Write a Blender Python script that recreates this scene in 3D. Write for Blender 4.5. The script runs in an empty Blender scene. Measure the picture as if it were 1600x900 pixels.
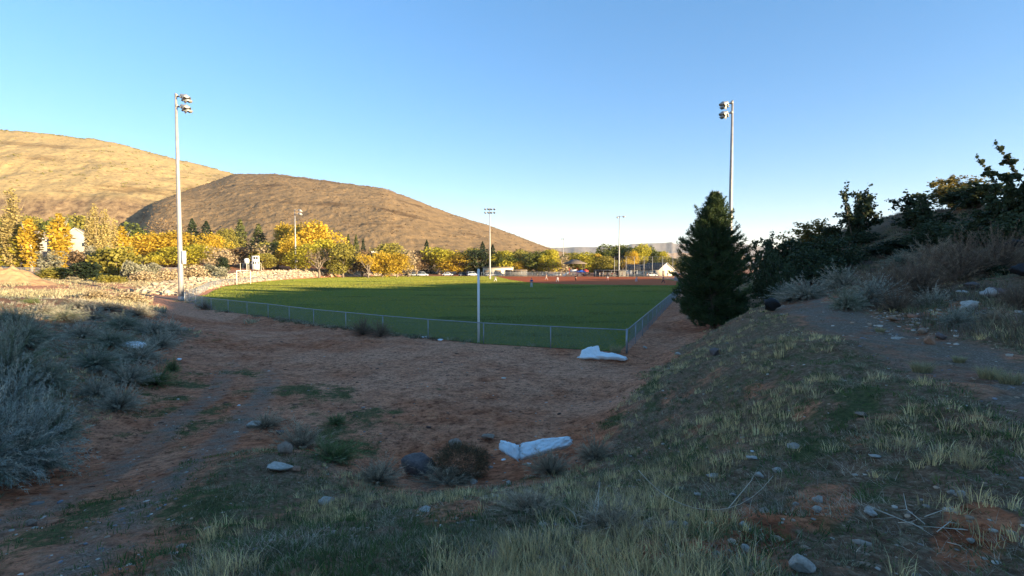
import bpy, math, random
import numpy as np
from mathutils import Vector, Matrix
RNG = np.random.default_rng(7)
random.seed(7)
C = bpy.context.scene.collection
SC = bpy.context.scene
F = 800.0            # focal length in photo pixels (1600 wide)
HORIZ = 416.0
EYE = 4.0
TH = math.atan((450 - HORIZ) / F)
R = math.radians

# ------------------------------------------------------------------ helpers
def PXY(px, py, d):
    """point at horizontal depth d seen at photo pixel (px,py)"""
    u = (450 - py) / F; r = (px - 800) / F
    dy = math.cos(TH) + u * math.sin(TH); dz = -math.sin(TH) + u * math.cos(TH)
    t = d / dy
    return (r * t, d, EYE + dz * t)

def hash2(ix, iy, seed):
    n = (ix.astype(np.int64) * 374761393 + iy.astype(np.int64) * 668265263 + seed * 1274126177) & 0x7fffffff
    n = ((n ^ (n >> 13)) * 1103515245) & 0x7fffffff
    n = ((n ^ (n >> 15)) * 1274126177) & 0x7fffffff
    return ((n ^ (n >> 16)) & 0xffff) / 65535.0

def vnoise(x, y, seed=0):
    x = np.asarray(x, float); y = np.asarray(y, float)
    ix = np.floor(x); iy = np.floor(y); fx = x - ix; fy = y - iy
    fx = fx * fx * (3 - 2 * fx); fy = fy * fy * (3 - 2 * fy)
    a = hash2(ix, iy, seed); b = hash2(ix + 1, iy, seed); c = hash2(ix, iy + 1, seed); d = hash2(ix + 1, iy + 1, seed)
    return (a * (1 - fx) + b * fx) * (1 - fy) + (c * (1 - fx) + d * fx) * fy

def fbm(x, y, seed=0, octs=4, gain=0.5):
    s = 0; a = 1; t = 0; f = 1.0
    for o in range(octs):
        s = s + a * (vnoise(np.asarray(x) * f + 13.7 * o, np.asarray(y) * f - 7.1 * o, seed + o) - .5) * 2; t += a; a *= gain; f *= 2.03
    return s / t

def sstep(a, b, x):
    t = np.clip((np.asarray(x, float) - a) / (b - a), 0, 1); return t * t * (3 - 2 * t)

def link(o, parent=None):
    C.objects.link(o)
    if parent is not None: o.parent = parent
    return o

def mk(name, V, faces, mat, parent=None, tint=None, smooth=False, mesh_only=False):
    """faces: list of int arrays (n,k). tint: per-vertex rgb(a) or None"""
    V = np.asarray(V, np.float32).reshape(-1, 3)
    me = bpy.data.meshes.new(name)
    fl = [np.asarray(f, np.int32) for f in faces if len(f)]
    nl = sum(f.size for f in fl); nf = sum(f.shape[0] for f in fl)
    me.vertices.add(len(V)); me.vertices.foreach_set('co', V.ravel())
    me.loops.add(nl); me.loops.foreach_set('vertex_index', np.concatenate([f.ravel() for f in fl]))
    me.polygons.add(nf)
    tot = np.concatenate([np.full(f.shape[0], f.shape[1], np.int32) for f in fl])
    st = np.concatenate([[0], np.cumsum(tot)[:-1]]).astype(np.int32)
    me.polygons.foreach_set('loop_start', st)
    if smooth: me.polygons.foreach_set('use_smooth', np.ones(nf, bool))
    me.update(calc_edges=True)
    if tint is not None:
        tint = np.asarray(tint, np.float32)
        if tint.ndim == 1: tint = np.stack([tint] * 3, 1)
        if tint.shape[1] == 3: tint = np.concatenate([tint, np.ones((len(tint), 1), np.float32)], 1)
        at = me.color_attributes.new('tint', 'FLOAT_COLOR', 'POINT')
        at.data.foreach_set('color', tint.ravel())
    if mat is not None:
        me.materials.append(mat)
    if mesh_only: return me
    o = bpy.data.objects.new(name, me)
    return link(o, parent)

class MB:
    """mesh builder made of python primitives"""
    def __init__(s): s.v = []; s.f = {}; s.n = 0
    def add(s, V, Fs):
        V = np.asarray(V, float).reshape(-1, 3)
        for f in Fs: s.f.setdefault(len(f), []).append([i + s.n for i in f])
        s.v.append(V); s.n += len(V)
    def addarr(s, V, Fa):
        V = np.asarray(V, float).reshape(-1, 3)
        s.f.setdefault(Fa.shape[1], []).extend((Fa + s.n).tolist()); s.v.append(V); s.n += len(V)
    def box(s, c, size, rz=0.0, rx=0.0, ry=0.0):
        sx, sy, sz = [k / 2 for k in size]
        V = np.array([[x, y, z] for x in (-sx, sx) for y in (-sy, sy) for z in (-sz, sz)])
        M = np.array(Matrix.Rotation(rz, 3, 'Z') @ Matrix.Rotation(rx, 3, 'X') @ Matrix.Rotation(ry, 3, 'Y'))
        V = V @ M.T + np.array(c)
        s.add(V, [(0, 1, 3, 2), (4, 6, 7, 5), (0, 4, 5, 1), (2, 3, 7, 6), (0, 2, 6, 4), (1, 5, 7, 3)])
    def tube(s, P, rad, n=8, cap=True):
        P = [np.array(p, float) for p in P]; m = len(P)
        if not hasattr(rad, '__len__'): rad = [rad] * m
        rings = []
        for i, p in enumerate(P):
            t = P[min(i + 1, m - 1)] - P[max(i - 1, 0)]; t = t / (np.linalg.norm(t) + 1e-9)
            a = np.array([0, 0, 1.0]) if abs(t[2]) < .9 else np.array([1.0, 0, 0])
            u = np.cross(t, a); u /= np.linalg.norm(u); w = np.cross(t, u)
            for k in range(n):
                an = 2 * math.pi * k / n
                rings.append(p + rad[i] * (math.cos(an) * u + math.sin(an) * w))
        Fs = []
        for i in range(m - 1):
            for k in range(n):
                k2 = (k + 1) % n
                Fs.append((i * n + k, i * n + k2, (i + 1) * n + k2, (i + 1) * n + k))
        if cap: Fs.append(tuple(range(n - 1, -1, -1))); Fs.append(tuple((m - 1) * n + k for k in range(n)))
        s.add(rings, Fs)
    def prism(s, poly, z0, z1):
        n = len(poly)
        V = [(x, y, z0) for x, y in poly] + [(x, y, z1) for x, y in poly]
        Fs = [tuple(range(n - 1, -1, -1)), tuple(range(n, 2 * n))] + [(i, (i + 1) % n, n + (i + 1) % n, n + i) for i in range(n)]
        s.add(V, Fs)
    def build(s, name, mat, parent=None, smooth=False, mesh_only=False):
        return mk(name, np.concatenate(s.v), [np.array(x) for x in s.f.values()], mat, parent, smooth=smooth, mesh_only=mesh_only)

def tag(o, label=None, cat=None, group=None, kind=None):
    if label: o['label'] = label
    if cat: o['category'] = cat
    if group: o['group'] = group
    if kind: o['kind'] = kind
    return o

def empty(name, loc, rz=0.0, label=None, cat=None, group=None):
    o = bpy.data.objects.new(name, None); o.location = loc; o.rotation_euler = (0, 0, rz); o.empty_display_size = .3
    link(o); tag(o, label, cat, group); return o

def copy_tree(o, parent=None):
    c = o.copy(); C.objects.link(c); c.parent = parent
    for ch in list(o.children): copy_tree(ch, c)
    return c

def hide_proto(o):
    for ch in list(o.children): hide_proto(ch)
    bpy.data.objects.remove(o)

# ------------------------------------------------------------------ materials
def newmat(name):
    m = bpy.data.materials.new(name); m.use_nodes = True
    nt = m.node_tree; b = nt.nodes['Principled BSDF']
    return m, nt, b

def ramp(nt, fac, stops):
    r = nt.nodes.new('ShaderNodeValToRGB'); e = r.color_ramp.elements
    while len(e) < len(stops): e.new(.5)
    for k, (p, c) in enumerate(stops): e[k].position = p; e[k].color = (*c, 1)
    nt.links.new(fac, r.inputs[0]); return r.outputs[0]

def noise(nt, scale, detail=4, rough=.55, vec=None, out=0):
    n = nt.nodes.new('ShaderNodeTexNoise'); n.inputs['Scale'].default_value = scale
    n.inputs['Detail'].default_value = detail; n.inputs['Roughness'].default_value = rough
    if vec is not None: nt.links.new(vec, n.inputs['Vector'])
    return n.outputs[out]

def objco(nt):
    return nt.nodes.new('ShaderNodeTexCoord').outputs['Object']

def mixc(nt, fac, a, b, mode='MIX'):
    m = nt.nodes.new('ShaderNodeMix'); m.data_type = 'RGBA'; m.blend_type = mode
    for sock, val in ((m.inputs[0], fac), (m.inputs[6], a), (m.inputs[7], b)):
        if isinstance(val, (int, float)): sock.default_value = val
        elif isinstance(val, tuple): sock.default_value = (*val, 1)
        else: nt.links.new(val, sock)
    return m.outputs[2]

def mathn(nt, op, a, b=None):
    m = nt.nodes.new('ShaderNodeMath'); m.operation = op
    for sock, val in ((m.inputs[0], a), (m.inputs[1], b)):
        if val is None: continue
        if isinstance(val, (int, float)): sock.default_value = val
        else: nt.links.new(val, sock)
    return m.outputs[0]

def bump(nt, b, h, strength=.5, dist=.02):
    n = nt.nodes.new('ShaderNodeBump'); n.inputs['Strength'].default_value = strength; n.inputs['Distance'].default_value = dist
    nt.links.new(h, n.inputs['Height']); nt.links.new(n.outputs[0], b.inputs['Normal'])

def mat_noise(name, c1, c2, scale=5, rough=.8, bmp=0, bdist=.02, metal=0, detail=4, spec=.3, bscale=None):
    m, nt, b = newmat(name); co = objco(nt)
    n = noise(nt, scale, detail, .6, co)
    nt.links.new(ramp(nt, n, [(.3, c1), (.7, c2)]), b.inputs['Base Color'])
    b.inputs['Roughness'].default_value = rough; b.inputs['Metallic'].default_value = metal
    b.inputs['Specular IOR Level'].default_value = spec
    if bmp: bump(nt, b, noise(nt, bscale or scale * 2, 5, .65, co), bmp, bdist)
    return m

def mat_leaf(name, c1, c2, transl=.35, rough=.6, var=.25):
    """leaf material, tint attribute picks between the two colours of the plant"""
    m, nt, b = newmat(name)
    a = nt.nodes.new('ShaderNodeAttribute'); a.attribute_name = 'tint'
    sep = nt.nodes.new('ShaderNodeSeparateColor'); nt.links.new(a.outputs['Color'], sep.inputs[0])
    col = ramp(nt, sep.outputs[0], [(0, c1), (1, c2)])
    oi = nt.nodes.new('ShaderNodeObjectInfo')
    hsv = nt.nodes.new('ShaderNodeHueSaturation'); nt.links.new(col, hsv.inputs['Color'])
    v = mathn(nt, 'MULTIPLY_ADD', oi.outputs['Random'], var); 
    v.node.inputs[2].default_value = 1 - var / 2
    nt.links.new(v, hsv.inputs['Value'])
    hsv.inputs['Saturation'].default_value = 1.0
    nt.links.new(hsv.outputs[0], b.inputs['Base Color'])
    b.inputs['Roughness'].default_value = rough; b.inputs['Specular IOR Level'].default_value = .2
    if transl:
        tr = nt.nodes.new('ShaderNodeBsdfTranslucent'); nt.links.new(hsv.outputs[0], tr.inputs[0])
        mx = nt.nodes.new('ShaderNodeMixShader'); mx.inputs[0].default_value = transl
        out = nt.nodes['Material Output']
        nt.links.new(b.outputs[0], mx.inputs[1]); nt.links.new(tr.outputs[0], mx.inputs[2]); nt.links.new(mx.outputs[0], out.inputs[0])
    return m

def mat_vcol(name, rough=.8, transl=.2):
    """colour comes from the plant's own per-blade colour attribute"""
    m, nt, b = newmat(name)
    a = nt.nodes.new('ShaderNodeAttribute'); a.attribute_name = 'tint'
    nt.links.new(a.outputs['Color'], b.inputs['Base Color'])
    b.inputs['Roughness'].default_value = rough; b.inputs['Specular IOR Level'].default_value = .15
    if transl:
        tr = nt.nodes.new('ShaderNodeBsdfTranslucent'); nt.links.new(a.outputs['Color'], tr.inputs[0])
        mx = nt.nodes.new('ShaderNodeMixShader'); mx.inputs[0].default_value = transl
        out = nt.nodes['Material Output']
        nt.links.new(b.outputs[0], mx.inputs[1]); nt.links.new(tr.outputs[0], mx.inputs[2]); nt.links.new(mx.outputs[0], out.inputs[0])
    return m

M = {}
M['galv'] = mat_noise('galvanised steel', (.26, .28, .30), (.38, .40, .42), 3, .5, metal=.5)
M['galv_dull'] = mat_noise('dull galvanised wire', (.22, .25, .28), (.34, .37, .40), 4, .5, metal=.3)
M['polepaint'] = mat_noise('pale steel pole', (.30, .28, .27), (.40, .38, .36), 2, .5, metal=.2)
M['lamp'] = mat_noise('lamp housing aluminium', (.30, .29, .28), (.42, .41, .39), 3, .4, metal=.4)
M['lens'] = mat_noise('dark lamp glass', (.02, .02, .025), (.05, .05, .06), 2, .12)
M['white'] = mat_noise('white paint', (.72, .71, .69), (.80, .79, .77), 3, .55)
M['cream'] = mat_noise('cream render', (.66, .60, .46), (.74, .68, .54), 2, .8, .1)
M['roofdark'] = mat_noise('dark shingle roof', (.035, .033, .035), (.07, .065, .065), 3, .85, .2)
M['rooftan'] = mat_noise('brown shingle roof', (.20, .16, .12), (.28, .23, .17), 3, .85, .2)
M['darkglass'] = mat_noise('dark window glass', (.02, .025, .03), (.04, .05, .06), 1, .1, spec=.6)
M['tyre'] = mat_noise('tyre rubber', (.02, .02, .02), (.035, .035, .035), 5, .8)
M['rim'] = mat_noise('wheel rim', (.4, .4, .4), (.55, .55, .55), 5, .35, metal=.6)
M['bark'] = mat_noise('grey brown bark', (.16, .12, .09), (.26, .21, .16), 6, .9, .4)
M['palebark'] = mat_noise('pale bark', (.48, .42, .33), (.62, .56, .46), 5, .85, .2)
M['tanbark'] = mat_noise('tan bark', (.24, .18, .10), (.36, .28, .16), 5, .85, .2)
M['foam'] = mat_noise('white foam batting', (.80, .84, .86), (.90, .92, .92), 5, .85, .8, .03, bscale=30)
M['rock_pale'] = mat_noise('pale limestone', (.30, .265, .225), (.58, .52, .45), 3, .9, .8, .02)
M['rock_tan'] = mat_noise('tan sandstone', (.22, .15, .11), (.36, .26, .19), 3, .9, .8, .02)
M['rock_red'] = mat_noise('rusty sandstone', (.26, .13, .08), (.38, .22, .14), 5, .85, .4, .02)
M['rock_basalt'] = mat_noise('dark basalt', (.085, .062, .058), (.18, .135, .12), 7, .8, .5, .02)
M['rock_black'] = mat_noise('black basalt', (.012, .012, .013), (.03, .028, .028), 8, .75, .5, .03)
M['straw'] = mat_vcol('straw and grass blades', .85, .25)
SUNDIR = (.86, -.50)
# ------------------------------------------------------------------ terrain height
CP = [  # basin floor
 (-1.7,24,0),(5,25,0),(-12,28,0),(-25,40,0),(-37,56,0),(-6,18,-.1),(0,18,-.1),(0,13,-.15),(-3,13,-.2),(-2.2,10.8,-.3),(.7,11.3,-.12),
 (3.2,18.5,0),(6,24,0),(8.6,30,0),(14,45,0),(21,65,0),(-10,22,0),(-8,16,0),(-6.4,12,.05),(-7.4,10.2,.1),(-5,11,.05),
 (0,60,0),(0,100,0),(-30,90,0),(30,115,0),(40,160,0),(-60,130,.2),(0,160,0),(-40,150,0),(0,205,0),(50,200,0),(-30,60,0),(-15,45,0),
 # mound under the camera
 (0,0,2.4),(0,2.6,2.3),(0,5,1.55),(0,7,.85),(.2,9,.2),(-1.5,8.5,.2),(-3,7,.75),(-3.6,9,.5),(-4.6,10,.35),(-2,4,1.7),(-4,1,2.0),(-4.8,5.5,1.0),(-5.6,3,1.6),(-6.6,7,.6),(-8,2,1.9),
 # right bank: crest, slope, toe
 (3,3,2.4),(4.5,6.6,2.3),(5.8,11,2.3),(7.2,15,2.3),(9.5,20,2.3),(13,25,2.2),(16.6,31,2.2),
 (2.2,8,.85),(3.2,9.8,1.1),(2.6,5,1.95),(4.6,14,1.1),(7.2,19,1.0),(11.4,25.5,1.0),(14.3,31,1.1),
 (1.8,12,0),(3.7,16,0),(6.2,21,.05),(9.6,26,.05),(12.3,31.5,.25),(16.6,45,.1),(22.5,60,.2),(21,45,1.8),(28,60,1.6),
 # trail
 (6,3,2.45),(8,7.4,2.45),(9,12,2.4),(11.5,20,2.45),(14.5,26,2.5),(6.5,8,2.35),(18,33,2.7),
 # hill on the right
 (10.5,10,2.75),(12.5,14,2.95),(17,17,3.9),(20,18,5.0),(19.5,26,3.3),(20,30,3.3),(24,35,4.7),(25,42,4.5),(30,31,6.6),(36,34,8.2),
 (34.5,39,7.8),(34,45,7.9),(30.5,49,6.6),(27.5,54,4.6),(27,62,2.6),(30,56,4.6),(35,75,2.0),(45,95,1.0),(60,120,1.5),
 (50,48,8.6),(60,66,8.6),(72,78,8.6),(60,90,5),(90,110,6),
 # shadow casting ridge, out of frame to the right
 (49,-14,10.8),(57,12,12.2),(66,28,13.0),(80,43,13.2),(94,58,13.2),(108,73,13.2),(122,88,13.0),(136,104,12.5),(45,20,10.2),(40,-30,11.5),
 (130,20,9),(150,60,8),(100,-50,8),(60,-60,7),(160,120,6),(0,-30,3.2),(-30,-30,3),(30,-20,7),(20,-5,3.8),(25,5,5.2),
 # left bank
 (-8.9,9.9,.1),(-11.2,15.7,.1),(-14.4,22,.1),(-22,32,.1),(-33,48,.15),(-10.6,9,.9),(-13,14,1.1),(-16,20,.9),(-20,27,.9),(-28,36,1.2),
 (-24,20,1.7),(-16,10,1.9),(-30,28,1.9),(-37,49,.7),(-45,45,1.5),(-60,60,1.6),(-50,30,1.6),(-20,0,2.3),(-12,3,2.0),(-40,0,2.2),(-42,60,.25),(-46,68,.25),
 (-56,75,1.2),(-72,95,1.5),(-85,130,2.0),(-110,110,2.2),(-100,60,2.2),(-95,20,2.4),(-80,175,2.3),(-70,210,2.3),(-130,170,2.6),(-60,240,2.2),(0,240,.3),(60,240,.3),(-150,60,2.6),(-43,211,.1),(-30,212,.1),(-12,211,.1),(-43,222,.6),(-20,222,.4),(-150,182,6.0),(-158,205,7.0),(-122,190,5.0),
]
CPa = np.array(CP, float)
def _tps(r2): return np.where(r2 > 0, .5 * r2 * np.log(np.maximum(r2, 1e-9)), 0)
def _solve():
    P = CPa[:, :2] / 20.0; n = len(P)
    d2 = ((P[:, None] - P[None]) ** 2).sum(-1)
    A = np.zeros((n + 3, n + 3)); A[:n, :n] = _tps(d2) + np.eye(n) * 2e-4
    A[:n, n] = 1; A[:n, n + 1:] = P; A[n, :n] = 1; A[n + 1:, :n] = P.T
    b = np.zeros(n + 3); b[:n] = CPa[:, 2]
    return P, np.linalg.solve(A, b)
_P, _W = _solve()

FIELD = [(5.0,23.7),(-1.7,26.3),(-7.8,30.6),(-14.2,35.5),(-18.1,39.2),(-28,47.2),(-36.2,57.5),(-42,70),(-50,86),(-58,104),(-65,133),(-68,160),(-66,182),(-55,207),(-15,203),(50,190),(47,150),(37.4,110),(23.6,73)]
FP = np.array(FIELD, float)
def poly_sd(x, y, P):
    """signed distance, negative inside"""
    x = np.asarray(x, float); y = np.asarray(y, float)
    d = np.full(x.shape, 1e18); ins = np.zeros(x.shape, bool)
    n = len(P)
    for i in range(n):
        ax, ay = P[i]; bx, by = P[(i + 1) % n]
        ex, ey = bx - ax, by - ay; wx, wy = x - ax, y - ay
        t = np.clip((wx * ex + wy * ey) / (ex * ex + ey * ey), 0, 1)
        d = np.minimum(d, (wx - ex * t) ** 2 + (wy - ey * t) ** 2)
        c = ((ay > y) != (by > y)) & (x < (bx - ax) * (y - ay) / (by - ay + 1e-12) + ax)
        ins ^= c
    d = np.sqrt(d); return np.where(ins, -d, d)

def line_d(x, y, L):
    x = np.asarray(x, float); y = np.asarray(y, float); d = np.full(x.shape, 1e18)
    for (ax, ay), (bx, by) in zip(L[:-1], L[1:]):
        ex, ey = bx - ax, by - ay
        t = np.clip(((x - ax) * ex + (y - ay) * ey) / (ex * ex + ey * ey), 0, 1)
        d = np.minimum(d, (x - ax - ex * t) ** 2 + (y - ay - ey * t) ** 2)
    return np.sqrt(d)

TRAIL = [(4.6,1.5),(6.0,4.5),(7.4,8),(8.4,12),(9.6,16),(11.6,20.5),(14.5,26),(18,33),(23,42),(27,60)]
TRACK = [(-3.4,2),(-5.0,5),(-6.3,8),(-7.2,11),(-8.6,16),(-12,24),(-20,35),(-32,49.5),(-41,60),(-47,72)]

def H(x, y, fine=True):
    x = np.asarray(x, float); y = np.asarray(y, float); sh = x.shape
    xf = x.ravel(); yf = y.ravel(); z = np.zeros(xf.shape)
    for s in range(0, len(xf), 20000):
        px = xf[s:s + 20000] / 20; py = yf[s:s + 20000] / 20
        pxc = np.clip(px, -8, 8.5); pyc = np.clip(py, -3, 12.5)
        d2 = (pxc[:, None] - _P[None, :, 0]) ** 2 + (pyc[:, None] - _P[None, :, 1]) ** 2
        zz = _tps(d2) @ _W[:len(_P)] + _W[len(_P)] + _W[len(_P) + 1] * pxc + _W[len(_P) + 2] * pyc
        z[s:s + 20000] = zz
    z = z.reshape(sh)
    r = np.hypot(x, y - 60)
    z = z * (1 - sstep(190, 330, r)) + 1.2 * sstep(190, 330, r)
    sd = poly_sd(x, y, FP)
    # riprap bank / dead flat field
    flat = 1 - sstep(0.2, 2.5, sd)
    z = z * (1 - flat)
    if fine:
        near = np.clip(1 - np.hypot(x, y) / 60, 0, 1)
        rough = .25 + .75 * sstep(.1, .7, z)
        tr = np.minimum(line_d(x, y, TRAIL) / 1.6, 1)
        amp = rough * (.35 + .65 * tr)
        n = fbm(x * .45, y * .45, 3, 3) * .16 + fbm(x * 1.7, y * 1.7, 11, 4) * .085 + near * fbm(x * 6, y * 6, 21, 3) * .035
        z = z + n * amp * (1 - flat)
        hill = sstep(2.8, 6, z) * sstep(8, 18, x)
        z = z + hill * (fbm(x * .12, y * .12, 5, 4) * .9)
        # ridge unevenness that breaks the edge of the hill's shadow
        rid = sstep(9, 12, z)
        z = z + rid * (fbm(x * .11, y * .11, 9, 4) * 1.5 - .9 + 1.5 * sstep(.12, .5, fbm(x * .28, y * .28, 19, 2)))
    z = z - .06 * (1 - sstep(-.6, -.1, sd))
    return z

_hc = {}
def Hs(x, y): return float(H(np.array([x]), np.array([y]))[0])

def ground_at(px, py, dmin=2.0, dmax=120):
    """where the sight line through a photo pixel meets the ground"""
    ds = np.geomspace(dmin, dmax, 900)
    x0, _, z0 = PXY(px, py, 1.0); sl = z0 - EYE
    z = EYE + sl * ds; g = H(x0 * ds, ds)
    k = np.where(z <= g)[0]
    i = k[0] if len(k) else len(ds) - 1
    d = ds[i]; return (x0 * d, d, float(g[i]))

# ------------------------------------------------------------------ ground sheet
def build_ground():
    ang = np.concatenate([np.arange(-180, -64, 4.0), np.arange(-64, 64, .36), np.arange(64, 124, 1.2), np.arange(124, 180, 4.0)])
    rr = [0.25]
    while rr[-1] < 9000:
        rr.append(rr[-1] * (1.013 if rr[-1] < 60 else (1.018 if rr[-1] < 300 else 1.08)))
    rr = np.array(rr); A = np.radians(ang)
    X = rr[:, None] * np.sin(A)[None]; Y = rr[:, None] * np.cos(A)[None]
    Z = H(X, Y)
    nr, na = X.shape
    V = np.stack([X, Y, Z], -1).reshape(-1, 3)
    cz = float(H(np.array([0.]), np.array([0.]))[0]); V = np.vstack([V, [[0, 0, cz]]])
    i = np.arange(nr - 1)[:, None]; j = np.arange(na)[None]; j2 = (j + 1) % na
    q = np.stack([i * na + j, i * na + j2, (i + 1) * na + j2, (i + 1) * na + j], -1).reshape(-1, 4)[:, ::-1]
    jj = np.arange(na); t = np.stack([np.full(na, nr * na), (jj + 1) % na, jj], -1)[:, ::-1]
    x = V[:, 0]; y = V[:, 1]
    g, gr, pale = masks(x, y, V[:, 2])
    o = mk('ground', V, [q, t], M['ground'], tint=np.stack([g, gr, pale, litter(x, y, V[:, 2])], 1), smooth=True)
    tag(o, kind='structure'); return o

GREEN = [(615,652,80,14),(430,615,110,16),(330,600,60,14),(520,690,70,20),(300,640,90,18),(380,585,60,10),(260,690,60,16),(120,840,90,22),(330,820,110,50),(960,660,40,14),(1020,595,50,14),(1290,700,120,40),(1400,760,110,50),(1330,620,70,16),(1420,660,90,20),(550,520,0.1,.1),(690,610,20,4),(220,780,70,20)]
_gb = None
def _blobs():
    global _gb
    if _gb is None:
        _gb = []
        for px, py, rx, ry in GREEN:
            c = ground_at(px, py); e = ground_at(px + rx, py); f = ground_at(px, py - ry)
            _gb.append((c[0], c[1], abs(e[0] - c[0]) + .05, min(abs(f[1] - c[1]), 6) + .05, c[0] / c[1]))
    return _gb

RED = [(1150,835,70,30),(1280,790,60,22),(1520,835,70,40),(960,872,70,20),(1260,640,50,10),(700,790,40,10),(380,690,40,12),(1340,690,40,10),(1560,500,60,16),(1470,480,60,10),(1120,690,60,10),(1180,610,60,8)]
def litter(x, y, z):
    n1 = fbm(x * .7, y * .7, 41, 4); n2 = fbm(x * 2.6, y * 2.6, 47, 3)
    l = sstep(.15, .5, z) * (.95 + .5 * n1 + .35 * n2)
    for px, py, rx, ry in RED:
        c = ground_at(px, py); e = ground_at(px + rx, py); f = ground_at(px, py - ry)
        a = abs(e[0] - c[0]) + .05; b = min(abs(f[1] - c[1]), 2.5) + .05; k = c[0] / c[1]
        d = ((x - k * (y - c[1]) - c[0]) / a) ** 2 + ((y - c[1]) / b) ** 2
        l = np.minimum(l, (d - .6 + n2 * .9).clip(.1, 2))
    l = np.where(x < -7, l * .8, l)
    l = l * (1 - .5 * (1 - sstep(.8, 1.6, line_d(x, y, TRAIL))))
    l = l * (.35 + .65 * sstep(1.0, 2.2, line_d(x, y, TRACK)))
    return (l * (np.hypot(x, y) < 75)).clip(0, 1)

def masks(x, y, z):
    """green cover, gravel, pale dirt, all 0..1"""
    n1 = fbm(x * .35, y * .35, 31, 4); n2 = fbm(x * 1.3, y * 1.3, 37, 4)
    g = .5 * sstep(.25, .75, z) * (.85 + .5 * n1)
    for bx, by, rx, ry, k in _blobs():
        xx = x - k * (y - by)
        d = ((xx - bx) / rx) ** 2 + ((y - by) / ry) ** 2
        g = np.maximum(g, (.85 - d * .45 + n2 * 1.1 + n1 * .6).clip(0, 1) * .85)
    dt = line_d(x, y, TRAIL); dk = line_d(x, y, TRACK)
    trail = 1 - sstep(.7, 1.6, dt + n2 * .8)
    rut = np.abs(np.abs(dk) - .75)
    track = (1 - sstep(.2, .7, rut + n2 * .35)) * (1 - sstep(16, 28, y))
    gr = np.maximum(trail * .72, track * .55) + .4 * n2 * (trail + track)
    g = g * (1 - trail * .75) * (1 - track * .6)
    mid = 1 - sstep(.3, 1.3, dt)      # a thin grassy strip in the middle of the trail
    g = np.maximum(g, mid * .0)
    far = sstep(40, 70, y) * (poly_sd(x, y, FP) > 0)
    mid_ = np.exp(-(((x + 1) / 9) ** 2 + ((y - 18) / 6) ** 2)); pale = np.maximum(.42 + .55 * mid_ + n1 * .8 + n2 * .5, far * .9)
    pale = np.where((x < -22) & (y > 40), 1.0, pale)
    return g.clip(0, 1), gr.clip(0, 1), pale.clip(0, 1)

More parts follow.
